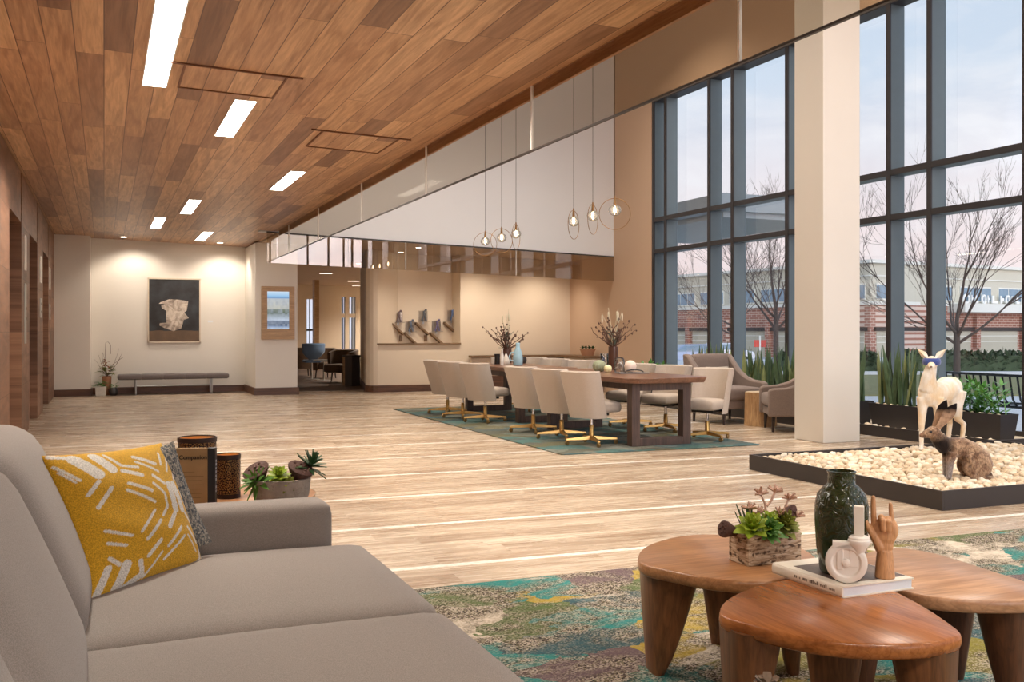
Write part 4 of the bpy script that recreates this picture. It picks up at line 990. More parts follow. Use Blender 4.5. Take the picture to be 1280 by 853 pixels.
# bottle table
t = thing('bottle', 'pale blue ceramic bottle with narrow neck on the far table', 'bottle', tt(647.3, 457)); t['label'] = 'pale blue ceramic bottle with narrow neck and handle on the dining table'
M_blue = plain('blue_glaze', L(164, 198, 210), .25, var=.2, vscale=14)
MB().lathe([(0, 0), (.064, 0), (.072, .01), (.072, .12), (.06, .19), (.035, .25), (.028, .29), (.032, .325), (.026, .33), (.022, .30), (0, .28)], 28, cap=False).build('body', M_blue, t, smooth=True, angle=60)
mb = MB().tube([(-.062, 0, .06), (-.115, 0, .075), (-.135, 0, .13), (-.115, 0, .18), (-.06, 0, .19)], .011, 8); mb.build('handle', M_blue, t, smooth=True)
M_wcer = plain('white_stoneware', L(230, 222, 210), .5, var=.06)
lath('jug', 'white stoneware jug with cone neck beside the blue bottle', 'jug', tt(632.5, 456), [(0, 0), (.05, 0), (.058, .01), (.055, .06), (.03, .12), (.012, .16), (.0, .162)], M_wcer)
lath('bottle', 'slim white bottle between the black candle pot and the white jug', 'bottle', tt(627.5, 457), [(0, 0), (.022, 0), (.026, .02), (.026, .14), (.014, .19), (.014, .23), (.0, .232)], M_wcer)
lath('candle_pot', 'black candle pot on the table, second from the table end', 'pot', tt(621.5, 455.5), [(0, 0), (.04, 0), (.042, .005), (.038, .10), (.044, .155), (.036, .155), (.03, .10), (0, .09)], M_black)
lath('cup', 'small white cup at the end of the bottle table', 'cup', tt(616.8, 455), [(0, 0), (.032, 0), (.04, .03), (.038, .10), (.032, .10), (.032, .02), (0, .012)], M_wcer)
lath('teapot_bowl', 'dark round bowl on the table behind the blue bottle', 'bowl', tt(653, 454.5), [(0, 0), (.05, 0), (.07, .05), (.06, .10), (.052, .10), (.058, .05), (0, .012)], M_dark)

# ------------------------------------------------------------------ pendant lamps over the tables
M_bulb = emit('bulb_glow', (1, .80, .52, 1), 26); M_globe = glass('globe_glass', (.97, .96, .94), .8, .05, body=(1, .95, .88, 1), bodyfac=.10); M_brass = plain('aged_brass', L(150, 112, 70), .35, .85)
def make_pendant():
    t = thing('pendant_lamp', 'x', 'pendant lamp', (0, 0, 0), 0, 'ring pendant lamps')
    MB().tube([(0, 0, .17), (0, 0, 4.79)], .0035, 6).build('cord', M_dark, t)
    MB().lathe([(.0, .05), (.014, .05), (.018, .075), (.014, .12), (.008, .17), (0, .17)], 14, cap=False).build('socket', M_brass, t, smooth=True, angle=40)
    MB().ball((0, 0, 0), (.075, .075, .068), 24, 16).build('globe', M_globe, t, smooth=True)
    MB().lathe([(0, -.03), (.012, -.024), (.017, -.005), (.012, .02), (.008, .045), (0, .05)], 14, cap=False).build('bulb', M_bulb, t, smooth=True)
    MB().tube([(.185 * math.cos(2 * PI * k / 48), 0, -.045 + .185 * math.sin(2 * PI * k / 48)) for k in range(48)], .0042, 6, closed=True).build('ring', M_brass, t, smooth=True)
    return t
pend = make_pendant()
for i, ((px, py), rz, lab) in enumerate((((768.5, 263), -.45, 'pendant lamp with the widest ring, beside the tan wall'), ((741, 270), .75, 'middle pendant of the trio over the table with the cloche'), ((717, 277), .72, 'pendant of the cloche table trio closest to the bottle table'),
        ((645, 292.5), .85, 'narrow ringed pendant at the window end of the trio over the blue bottle'), ((627, 297.5), .1, 'middle pendant of the trio over the blue bottle'), ((606.5, 302), -.35, 'pendant of the bottle table trio nearest the display niche'))):
    p = atx(px, py, 5.6)
    if i == 0: pend.location = p; pend.rotation_euler = (0, 0, rz); pend['label'] = lab
    else: dup(pend, p, rz, lab)

# ------------------------------------------------------------------ elevator wall fittings
def plate(name, label, y0, y1, z0, z1, mat, grp):
    t = thing(name, label, 'call panel' if 'call' in name else 'hall lantern', (F0, (y0 + y1) / 2, (z0 + z1) / 2), 0, grp)
    a, b = (y1 - y0) / 2, (z1 - z0) / 2
    MB().box(0, .012, -a, a, -b, b).build('plate', mat, t, bevel=.002)
    if 'call' in name:
        for k in (-.06, .06): MB().lathe([(0, .0), (.02, 0), (.02, .008), (0, .01)], 14, M=TR(.012, 0, k, 0, PI / 2), cap=False).build('button', M_chrome, t)
    else: MB().box(.012, .016, -a * .6, a * .6, -b * .85, b * .85).build('lamp_lens', M_cer, t)
for ya, yb, za, zb, zc_, zd, nm in ((12.98, 13.22, 1.98, 2.40, 1.10, 1.82, 'first pier past the sofa'), (16.05, 16.3, 1.97, 2.37, 1.45, 1.74, 'middle pier'), (18.75, 19.0, 1.97, 2.36, 1.45, 1.72, 'pier by the nook')):
    plate('hall_lantern', 'slim white elevator indicator on the ' + nm + ' of the timber wall', ya, yb, za, zb, M_cer, 'elevator indicators')
    plate('call_panel', 'steel elevator call panel on the ' + nm + ' of the timber wall', ya, yb, zc_, zd, M_steel, 'elevator call panels')

# ------------------------------------------------------------------ nook: painting, bench, plants, screen
a, b, c_ = aty(184.5, 347.5, 20.95), aty(250.5, 347.5, 20.95), aty(217, 428.5, 20.95)
cx, w2, zt, zb = (a.x + b.x) / 2, (b.x - a.x) / 2, a.z, c_.z; h2 = (zt - zb) / 2
t = thing('painting', 'dark painting of a pale crumpled form above the bench', 'painting', (cx, 20.95, (zt + zb) / 2))
mb = MB().box(-w2, -w2 + .025, -.05, 0, -h2, h2); mb.box(w2 - .025, w2, -.05, 0, -h2, h2); mb.box(-w2, w2, -.05, 0, h2 - .025, h2); mb.box(-w2, w2, -.05, 0, -h2, -h2 + .025)
mb.build('frame', plain('pale_frame', L(206, 190, 168), .5), t)
m_, nt_ = new_mat('dark_canvas'); x_, y_, z_ = nt_.sep(nt_.obj()); q_ = nt_.noise(nt_.obj(), 4, 5)
g_ = nt_.ramp(nt_.m('ADD', nt_.m('MULTIPLY', z_, 1.0), nt_.m('MULTIPLY', q_, .25)), [(0, L(30, 26, 24)), (.2, L(34, 30, 28))])
grd = nt_.m('LESS_THAN', nt_.m('ADD', z_, nt_.m('MULTIPLY', q_, .06)), -h2 * .58)
cc = nt_.mix(grd, nt_.mix(nt_.ramp(q_, [(.4, (0, 0, 0)), (.7, (1, 1, 1))]), L(30, 26, 25), L(52, 54, 58)), nt_.mix(q_, L(66, 52, 40), L(120, 92, 66)))
finish(nt_, principled(nt_, Base_Color=cc, Roughness=.6)); MB().box(-w2 + .02, w2 - .02, -.03, -.005, -h2 + .02, h2 - .02).build('canvas', m_, t)
sh = [(-.28, .19), (-.10, .26), (.10, .25), (.28, .22), (.25, .02), (.20, -.02), (.29, -.14), (.19, -.18), (.14, -.36), (-.02, -.42), (-.18, -.36), (-.30, -.30), (-.29, -.25), (-.16, -.24), (-.17, .02), (-.25, .06), (-.26, .13), (-.18, .16), (-.31, .16)]
k = h2 / .63; m2, n2_ = new_mat('pale_form'); qq = n2_.noise(n2_.obj(), 6, 5, .6, 1.0)
finish(n2_, principled(n2_, Base_Color=n2_.ramp(qq, [(.3, L(112, 98, 88)), (.45, L(168, 152, 138)), (.6, L(206, 192, 176)), (.75, L(150, 132, 118))]), Roughness=.7))
pts = [(x * w2 / .53, z * k * .92 - .02) for x, z in sh]; n = len(pts)
MB().add([(x, -.0305, z) for x, z in pts] + [(x, -.034, z) for x, z in pts], [tuple(range(n)), tuple(range(2 * n - 1, n - 1, -1))] + [(i, (i + 1) % n, n + (i + 1) % n, n + i) for i in range(n)]).build('painted_form', m2, t)
p = aty(263, 402, 20.95); tag(MB().box(-.05, .05, -.006, 0, -.02, .02).build('wall_label', M_white, loc=(p.x, 20.95, p.z)), 'tiny pale caption card on the wall beside the painting', 'card')
a, b = aty(148.5, 470, 20.6), aty(283.5, 470, 20.6); bl = (b.x - a.x) / 2; zs = aty(215, 467.5, 20.6).z
t = thing('bench', 'long grey upholstered bench with steel legs under the painting', 'bench', ((a.x + b.x) / 2, 20.6, 0))
M_grey = fabric('grey_bench_cloth', L(122, 112, 108), L(96, 88, 86), 300)
for i in range(5):
    w_ = 2 * bl / 5; rounded(w_ + .05, .44, .10, .035, 6, .012, TR(-bl + w_ * (i + .5), 0, zs - .05), b_ := MB()); b_.build('seat_pad', M_grey, t, smooth=True, angle=80)
for s in (-1, 1):
    x = s * bl * .70
    for y in (-.15, .15): MB().tube([(x, y, 0), (x, y, zs - .1)], .018, 10).build('leg', M_steel, t, smooth=True)
    MB().tube([(x, -.15, .16), (x, .15, .16)], .012, 8).build('crossbar', M_steel, t)
MB().tube([(-bl * .70, -.15, .17), (bl * .70, -.15, .17)], .014, 8).build('stretcher', M_steel, t)
# three pots
M_terra = plain('rust_vase', L(150, 98, 66), .6, var=.2); M_pot = plain('white_wash_pot', L(206, 200, 188), .8, var=.15, vscale=20)
def foliage(mb, c, n, r, h, seed, ln=.12, wd=.06):
    rr = random.Random(seed)
    for i in range(n):
        a = rr.uniform(0, 6.283); s = rr.random() ** .5 * r; z = rr.uniform(0, h)
        mb.leaf((c[0] + s * math.cos(a) * .6, c[1] + s * math.sin(a) * .6, c[2] + z), (math.cos(a), math.sin(a), rr.uniform(-.3, .8)), ln * rr.uniform(.7, 1.2), wd, bend=.2, thick=.002, n=3)
    return mb
p = aty(133.5, 489, 20.62); t = thing('flower_vase', 'tall rust vase of autumn leaves standing behind the white pot', 'vase', (p.x, 20.66, 0))
MB().lathe([(0, 0), (.07, 0), (.08, .02), (.085, .36), (.075, .37), (.06, .34), (0, .33)], 20, cap=False).build('vase', M_terra, t, smooth=True, angle=50)
foliage(MB(), (0, 0, .36), 34, .16, .16, 4, .13, .07).build('leaf', M_olive, t, smooth=True)
foliage(MB(), (0, 0, .45), 24, .12, .24, 6, .09, .045).build('autumn_leaf', plain('autumn_leaf', L(150, 92, 60), .6, var=.3), t, smooth=True)
mb = MB(); branchy(mb, (0, 0, .35), 7, .62, .55, 14, .005, .25); mb.tube([(0, 0, .4), (-.03, 0, .8), (-.02, 0, 1.02), (.02, 0, 1.04), (.07, 0, .98), (.07, 0, .8)], .004, 5); mb.tube([(0, 0, .5), (.14, 0, .62), (.30, 0, .74)], .004, 5); mb.build('twig', M_twig, t, smooth=True)
p = aty(126, 495, 20.5); t = thing('flower_pot', 'square white washed pot with a small green plant by the tall rust vase', 'pot', (p.x, 20.42, 0))
MB().hexa([(-.09, -.09, 0), (.09, -.09, 0), (.09, .09, 0), (-.09, .09, 0), (-.10, -.10, .18), (.10, -.10, .18), (.10, .10, .18), (-.10, .10, .18)]).build('pot', M_pot, t, bevel=.005)
foliage(MB(), (0, 0, .18), 26, .1, .09, 9, .11, .05).build('leaf', M_green, t, smooth=True)
p = aty(137.5, 493, 20.5); t = thing('flower_pot', 'small round dark pot between the tall rust vase and the bench', 'pot', (p.x + .06, 20.45, 0))
MB().lathe([(0, 0), (.05, 0), (.075, .04), (.08, .09), (.06, .14), (.05, .15), (0, .13)], 20, cap=False).build('pot', M_dark, t, smooth=True, angle=50)
foliage(MB(), (0, 0, .14), 16, .07, .08, 12, .09, .04).build('leaf', M_green, t, smooth=True)
# wall screen on the pier
a, b = aty(326.5, 358, 19.45), aty(367.5, 424.5, 19.45); c1_, c2_ = aty(333.5, 364.5, 19.45), aty(361, 411.5, 19.45)
t = thing('wall_screen', 'wood framed upright display screen on the white pier', 'screen', ((a.x + b.x) / 2, 19.45, (a.z + b.z) / 2)); ox, oz = (a.x + b.x) / 2, (a.z + b.z) / 2
hw, hh = (b.x - a.x) / 2, (a.z - b.z) / 2; l, r_, u_, d_ = c1_.x - ox, c2_.x - ox, c1_.z - oz, c2_.z - oz
mb = MB().box(-hw, l, -.07, 0, d_, u_); mb.box(r_, hw, -.07, 0, d_, u_); mb.box(-hw, hw, -.07, 0, u_, hh); mb.box(-hw, hw, -.08, 0, -hh, d_); mb.build('frame', M_oak, t, bevel=.003)
m_, nt_ = new_mat('screen_picture'); x_, y_, z_ = nt_.sep(nt_.obj()); zz_ = nt_.m('DIVIDE', nt_.m('SUBTRACT', z_, d_), u_ - d_)
blk = nt_.white(nt_.m('FLOOR', nt_.m('MULTIPLY', x_, 22)), nt_.m('FLOOR', nt_.m('MULTIPLY', z_, 14))); q_ = nt_.noise(nt_.obj(), 14, 5)
band = nt_.ramp(zz_, [(0, L(206, 222, 244)), (.08, L(120, 140, 176)), (.09, L(96, 108, 130)), (.22, L(120, 132, 152)), (.23, L(206, 218, 236)), (.38, L(150, 160, 160)), (.42, L(96, 108, 88)), (.52, L(130, 138, 120)), (.54, L(206, 204, 190)), (.80, L(200, 204, 206)), (.83, L(120, 160, 206)), (.88, L(160, 204, 240)), (1, L(214, 232, 248))])
band = nt_.mix(nt_.m('MULTIPLY', nt_.m('MULTIPLY', blk, .55), nt_.m('LESS_THAN', zz_, .8)), band, nt_.mix(q_, L(70, 84, 110), L(220, 228, 240)))
finish(nt_, nt_.n('ShaderNodeEmission', 0, None, Color=band, Strength=.85)); MB().box(l, r_, -.03, -.01, d_, u_).build('display', m_, t)

# ------------------------------------------------------------------ display niche: sloping rails with small boxes
M_rail = wood('niche_rail', L(132, 102, 70), L(96, 72, 48), 'X', 2, .5); M_acr = glass('acrylic', (.96, .96, .97), .8, .05)
NY = 19.93
for i, ((xa, ya), (xb, yb), lab) in enumerate((((488.5, 404), (502.5, 416.5), 'highest wooden niche rail, first from the lounge side'), ((504.5, 415.5), (519.5, 429.5), 'lower wooden niche rail, first of the lower row'), ((518.5, 403), (533.5, 416.5), 'upper wooden niche rail, middle of the upper row'),
        ((536.5, 415.5), (553, 430), 'lower wooden niche rail, second of the lower row'), ((554, 402.5), (571.5, 418), 'upper wooden niche rail at the window end of the niche'))):
    a, b = aty(xa, ya, NY), aty(xb, yb, NY); s = .045
    mb = MB().hexa([(a.x, NY - .14, a.z - s), (b.x, NY - .14, b.z - s), (b.x, NY + .015, b.z - s), (a.x, NY + .015, a.z - s), (a.x, NY - .14, a.z), (b.x, NY - .14, b.z), (b.x, NY + .015, b.z), (a.x, NY + .015, a.z)])
    mb.box(b.x - .06, b.x, NY - .03, NY + .015, b.z - .18, b.z - s)
    tag(mb.build('display_rail', M_rail), lab, 'shelf', 'sloping rails in the niche')
for i, ((px, py), lab) in enumerate((((498, 403), 'small figure in a clear box above the first upper niche rail'), ((513, 414.5), 'small figure in a clear box above the first lower niche rail'), ((529.5, 401.5), 'small figure in a clear box above the middle upper niche rail'), ((546, 414), 'small figure in a clear box above the second lower niche rail'), ((565, 400.5), 'bluish figure in a clear box at the window end of the niche'))):
    p = aty(px, py, NY - .02); t = thing('display_box', lab, 'display box', (p.x, NY - .07, p.z), 0, 'clear display boxes in the niche')
    MB().box(-.10, .10, -.08, .08, -.012, 0).build('shelf_plate', M_acr, t); MB().box(-.10, .10, .076, .085, 0, .22).build('back_plate', M_acr, t)
    MB().box(-.02, .02, .08, .088, -.06, .0).build('bracket', M_steel, t)
    mb = MB(); rr = random.Random(60 + i)
    mb.tube([(-.05, 0, .0), (-.02, 0, .10), (0, 0, .14)], [.018, .016, .014], 7); mb.tube([(.04, 0, 0), (.015, 0, .09), (0, 0, .14)], [.016, .015, .014], 7); mb.tube([(0, 0, .12), (-.01, 0, .2), (.03, 0, .23)], [.03, .026, .014], 7); mb.ball((.035, 0, .235), .026, 8, 6)
    mb.build('figurine', plain('figurine_paint_%d' % i, L(*((104, 84, 84), (96, 104, 118), (90, 92, 96), (104, 92, 124), (92, 112, 150))[i]), .5, var=.3, vscale=30), t, smooth=True)
a, b = aty(471, 431, 19.4), aty(573, 432, 19.4)
tag(MB().box(5.13, 6.93, 19.35, 19.42, .965, 1.0).build('niche_ledge', M_rail), 'thin wooden ledge along the bottom of the display niche', 'ledge')

# ------------------------------------------------------------------ banquette along the far wall
M_banq = fabric('banquette_cloth', L(206, 186, 164), L(176, 156, 136), 300)
xa, xb = 7.12, 9.45
t = thing('banquette', 'long beige banquette with wooden cap along the far wall', 'banquette', ((xa + xb) / 2, 19.1, 0)); hw = (xb - xa) / 2
rounded(2 * hw, .56, .16, .04, 10, .01, TR(0, -.02, .40), b_ := MB()); b_.build('seat', M_banq, t, smooth=True, angle=80)
MB().box(-hw, hw, -.28, .25, .0, .32).build('base', M_base, t); MB().box(-hw, hw, .13, .26, .3, .69).build('backrest', M_banq, t, bevel=.015)
MB().box(-hw - .02, hw, .08, .27, .69, .735).build('top_cap', M_rail, t, bevel=.004)
MB().box(9.06 - (xa + xb) / 2, hw + .03, -1.3, -.29, 0, .69).build('return_base', M_banq, t, bevel=.01); MB().box(9.04 - (xa + xb) / 2, hw + .03, -1.32, .08, .69, .735).build('return_cap', M_rail, t)
p = Vector((9.27, 18.1, 0)); t = thing('bowl_planter', 'low terracotta bowl of succulents on the cap of the banquette', 'planter', (p.x, p.y, .735))
MB().lathe([(0, 0), (.13, 0), (.17, .10), (.19, .14), (.17, .14), (.15, .10), (0, .09)], 24, cap=False, M=Matrix.Diagonal((.9, .9, 1, 1))).build('bowl', plain('terracotta', L(184, 136, 104), .7, var=.1), t, smooth=True, angle=50)
mb = MB()
for k in range(4): rosette(mb, (-.12 + .08 * k, 0, .14), .09, 7, 3, (.1, 1.1), .4, seed=70 + k)
mb.build('succulent', M_dgreen, t, smooth=True)

# ------------------------------------------------------------------ lounge seen through the opening
M_win = glass('far_window_glass', (.85, .92, .98), .15); M_bfr = plain('dark_frame', L(58, 60, 64), .5)
FYW = 34.0
def fx(px): return aty(px, 400, FYW).x
mb = MB()
for p0_, p1_ in ((340, 383), (392, 427), (431.5, 436.5), (444.5, 520)): mb.box(fx(p0_), fx(p1_), FYW, FYW + .2, 0, 2.9)
mb.box(fx(383), fx(392), FYW, FYW + .2, 0, .5); mb.box(fx(383), fx(392), FYW, FYW + .2, 2.36, 2.9)
for p0_, p1_ in ((427, 431.5), (436.5, 444.5)): mb.box(fx(p0_), fx(p1_), FYW, FYW + .2, 0, .55); mb.box(fx(p0_), fx(p1_), FYW, FYW + .2, 2.45, 2.9); mb.box(fx(p0_), fx(p1_), FYW + .02, FYW + .18, 1.72, 1.86)
struct('wall_lounge', mb, M_beige)
struct('wall_lounge_left', MB().box(2.6, 2.8, 21.15, 34, 0, 3.0), M_beige); struct('wall_lounge_right', MB().box(9.5, 9.7, 20.2, 40, 0, 3.0), M_beige)
for n_, (p0_, p1_) in enumerate(((383, 392), (427, 431.5), (436.5, 444.5))):
    r_ = struct('window_%d' % (4 + n_), MB().box(fx(p0_), fx(p0_) + .02, FYW + .05, FYW + .12, .5, 2.45), M_bfr); MB().box((fx(p0_) + fx(p1_)) / 2 - .012, (fx(p0_) + fx(p1_)) / 2 + .012, FYW + .05, FYW + .12, .5, 2.45).build('mullion', M_bfr, r_); MB().box(fx(p0_), fx(p1_), FYW + .05, FYW + .12, 1.25 if n_ == 0 else 1.74, 1.32 if n_ == 0 else 1.82).build('transom', M_bfr, r_)
    MB().box(fx(p0_), fx(p1_), FYW + .08, FYW + .09, .5, 2.45).build('pane', M_win, r_)
xq = aty(399, 400, 31).x; struct('column_lounge', MB().box(aty(393, 400, 31).x, xq, 31, 31.3, 0, 2.9), M_oak)
M_brown = fabric('brown_leather', L(92, 70, 52), L(72, 54, 40), 60, .6); M_bluef = fabric('blue_cloth', L(108, 130, 156), L(84, 104, 132), 200)
def tub_chair(label, x, y, face, mat, s=1.0):
    t = thing('tub_chair', label, 'chair', (x, y, 0), face - PI / 2, 'tub chairs in the lounge')
    pl = []
    for i in range(17):
        a = PI * 1.25 * (i / 16) - PI * .125 + PI; pl.append((.36 * s * math.cos(a), .34 * s * math.sin(a)))
    v = []; f = []
    for r0, z in ((1.0, .22), (1.06, .55), (1.08, .78), (1.0, .80), (.86, .78), (.84, .40)): v += [(x_ * r0, y_ * r0, z - (0.10 * (1 if z > .7 else 0) * max(0, y_ / .34 + .3))) for x_, y_ in pl]
    for i in range(5):
        for k in range(16): f.append((i * 17 + k, i * 17 + k + 1, i * 17 + 18 + k, i * 17 + 17 + k))
    for e in (0, 16): f.append(tuple(i * 17 + e for i in range(6)))
    f += [(5 * 17 + k, 5 * 17 + k + 1, k + 1, k) for k in range(16)]
    MB().add(v, f).build('backrest', mat, t, smooth=True, angle=60)
    rounded(.58 * s, .62 * s, .2, .05, 6, .02, TR(0, .03, .34), b := MB()); b.build('seat', mat, t, smooth=True, angle=80)
    for k in range(4):
        a = PI / 4 + k * PI / 2; MB().tube([(.27 * math.cos(a), .27 * math.sin(a), 0), (.24 * math.cos(a), .24 * math.sin(a), .25)], [.014, .02], 8).build('leg', M_black, t)
p = at(428, 478); tub_chair('brown leather tub chair by the dark counter in the lounge', p.x, p.y, -2.6, M_brown, 1.05)
p = at(407, 473); tub_chair('brown leather tub chair behind the small lounge table', p.x, p.y, -1.2, M_brown)
p = at(378.5, 470.5); tub_chair('dark tub chair half hidden by the white pier', p.x, p.y, 0, M_brown)
p = at(390, 474.5); t = thing('shell_chair', 'blue grey shell chair on a slim stem in the lounge', 'chair', (p.x, p.y, 0))
v = []; f = []
for i in range(9):
    for k in range(9):
        a = -1.2 + 2.4 * k / 8; z = .50 + .42 * i / 8; r_ = .10 + .22 * math.sin(PI / 2 * min(1, i / 5)); v.append((r_ * math.sin(a), -.1 + -r_ * math.cos(a) * .8, z + .02 * math.cos(a)))
for i in range(8):
    for k in range(8): f.append((i * 9 + k, i * 9 + k + 1, i * 9 + 10 + k, i * 9 + 9 + k))
o = MB().add(v, f).build('shell', M_bluef, t, smooth=True); s_ = o.modifiers.new('s', 'SOLIDIFY'); s_.thickness = .03
rounded(.42, .40, .07, .03, 6, .01, TR(0, .04, .47), b := MB()); b.build('seat', M_bluef, t, smooth=True, angle=80)
MB().lathe([(0, 0), (.2, 0), (.2, .012), (.025, .03), (.02, .44), (0, .44)], 18, cap=False).build('pedestal', M_steel, t, smooth=True, angle=40)
p = at(405, 476); t = thing('side_table', 'small round metal table between the lounge chairs', 'side table', (p.x, p.y, 0))
MB().lathe([(0, .50), (.26, .50), (.26, .53), (0, .53)], 24, cap=False).build('top', M_steel, t, smooth=True, angle=30); MB().lathe([(0, 0), (.18, 0), (.18, .012), (.02, .02), (.02, .5), (0, .5)], 18, cap=False).build('stem', M_steel, t, smooth=True, angle=30)
a, b = at(431.5, 482), at(446, 483); t = thing('counter', 'dark counter block with a pale end at the lounge opening', 'counter', (a.x - .06, a.y, 0), math.atan2(b.y - a.y, b.x - a.x))
MB().box(.09, .36, 0, .23, 0, .66).build('body', plain('dark_laminate', L(66, 60, 62), .5), t); MB().box(0, .09, 0, .23, 0, .66).build('end_panel', M_oak, t); MB().box(-.01, .37, -.01, .24, .66, .70).build('worktop', M_dark, t)

# ------------------------------------------------------------------ armchairs, stump and planters by the window
M_arm = fabric('taupe_armchair', L(150, 132, 122), L(120, 104, 96), 260); M_dleg = plain('espresso_leg', L(48, 34, 28), .4)
def armchair(label, loc, face):
    t = thing('armchair', label, 'armchair', loc, face - PI / 2, 'taupe slope arm armchairs')
    rounded(.60, .66, .17, .045, 8, .02, TR(0, .06, .40), b := MB()); b.build('seat_cushion', M_arm, t, smooth=True, angle=80)
    MB().box(-.36, .36, -.34, .36, .20, .32).build('seat_base', M_arm, t, bevel=.02)
    rounded(.62, .17, .66, .06, 8, .0, TR(0, -.335, .60, .16), b := MB()); b.build('backrest', M_arm, t, smooth=True, angle=80)
    for s in (-1, 1):
        prof = [(-.46, .93), (-.36, .92), (-.26, .82), (-.14, .70), (0, .62), (.16, .575), (.34, .565), (.40, .54), (.40, .20), (-.38, .20)]
        M_ = Matrix(((0, 0, 1, s * .36 - .045), (1, 0, 0, 0), (0, 1, 0, 0), (0, 0, 0, 1)))
        MB().prism(prof, 0, .09, M=M_).build('arm', M_arm, t, bevel=.025)
    for x in (-.31, .31):
        for y in (-.30, .32): MB().tube([(x * 1.03, y * 1.03, 0), (x, y, .205)], [.016, .026], 8).build('leg', M_dleg, t)
    return t
armchair('taupe armchair with the light lumbar cushion, beyond the table end', (7.92, 11.28, 0), math.radians(-85))
armchair('taupe armchair half hidden behind the white column', (8.03, 10.0, 0), math.radians(152)).scale = (.92, .92, .96)
o = pillow_mesh('lumbar_cushion', .40, .26, .11, 20, lambda u, v, s: L(186, 172, 160), fabric('light_cushion', L(196, 182, 168), L(170, 156, 142), 260))
q = Matrix.Translation((7.92, 11.28, 0)) @ Matrix.Rotation(math.radians(-85) - PI / 2, 4, 'Z') @ TR(.03, -.13, .63, PI / 2 + .25); q = q @ Matrix.Rotation(PI, 4, 'Y'); o.matrix_world = q
tag(o, 'small light taupe lumbar cushion resting in the armchair', 'cushion')
M_stump = wood('stump_bark', L(206, 168, 122), L(150, 108, 70), 'Z', 1.6, .8, bump=.7); M_ring = plain('stump_top', L(200, 176, 146), .8, var=.15, vscale=16)
p = at(949, 536); t = thing('stump_table', 'natural tree stump side table between the two taupe armchairs', 'side table', (8.03, 10.66, 0))
js = lambda a, z: 1 + .05 * math.sin(3 * a) + .05 * math.sin(7 * a + 1) + .03 * math.sin(16 * a + .5 * z)
MB().lathe([(.205, 0), (.198, .1), (.195, .3), (.192, .44)], 72, cap=True, jitter=js).build('trunk', M_stump, t, smooth=True, angle=50)
MB().lathe([(0, .4405), (.188, .4405), (.185, .446), (0, .446)], 72, cap=False, jitter=js).build('top', M_ring, t, smooth=True, angle=50)
M_planter = plain('planter_metal', L(44, 40, 42), .5, .1, .1); M_snake = plain('snake_leaf', L(82, 104, 72), .5, var=.45, vscale=14); M_snake2 = plain('snake_leaf_edge', L(134, 142, 92), .5, var=.3, vscale=14); M_zz = plain('zz_leaf', L(84, 140, 62), .35, var=.3, vscale=20)
stones = []
def stone_mesh(i):
    rr = random.Random(100 + i); bm = bmesh.new(); bmesh.ops.create_icosphere(bm, subdivisions=2, radius=1)
    ax = (rr.uniform(.75, 1.25), rr.uniform(.6, .9), rr.uniform(.5, .75)); f1, f2 = rr.uniform(1, 3), rr.uniform(1, 3)
    for v in bm.verts:
        k = 1 + .13 * math.sin(f1 * 2 * v.co.x + i) * math.cos(f2 * 2 * v.co.y + 2 * i) + .06 * math.sin(5 * v.co.z + i)
        v.co = Vector((v.co.x * ax[0], v.co.y * ax[1], v.co.z * ax[2])) * k
    me = bpy.data.meshes.new('pebble'); bm.to_mesh(me); bm.free(); me.shade_smooth(); return me
mP, nP = new_mat('pebble_stone'); oi = nP.n('ShaderNodeObjectInfo', 'Random'); gi = nP.n('ShaderNodeNewGeometry', 'Random Per Island')
rn = nP.m('FRACT', nP.m('ADD', oi, gi)); nz = nP.noise(nP.mapv(nP.obj(), (1, 1, 1)), 2.2, 5, .6)
finish(nP, principled(nP, Base_Color=nP.mix(1.0, nP.ramp(rn, [(0, L(212, 186, 154)), (.3, L(230, 211, 184)), (.55, L(241, 229, 210)), (.8, L(226, 204, 174)), (1, L(198, 172, 140))]), nP.ramp(nz, [(.3, L(214)), (.6, L(255))]), 'MULTIPLY'), Roughness=.75, Specular_IOR_Level=.3))
M_peb = mP
SM = [stone_mesh(i) for i in range(8)]
for m_ in SM: m_.materials.append(M_peb)
def pebble(x, y, z, s, label, group, rr):
    o = bpy.data.objects.new('pebble', SM[rr.randrange(8)]); COL.objects.link(o); o.location = (x, y, z); o.scale = (s, s, s); o.rotation_euler = (rr.uniform(-.4, .4), rr.uniform(-.4, .4), rr.uniform(0, 6.28))
    return tag(o, label, 'pebble', group)
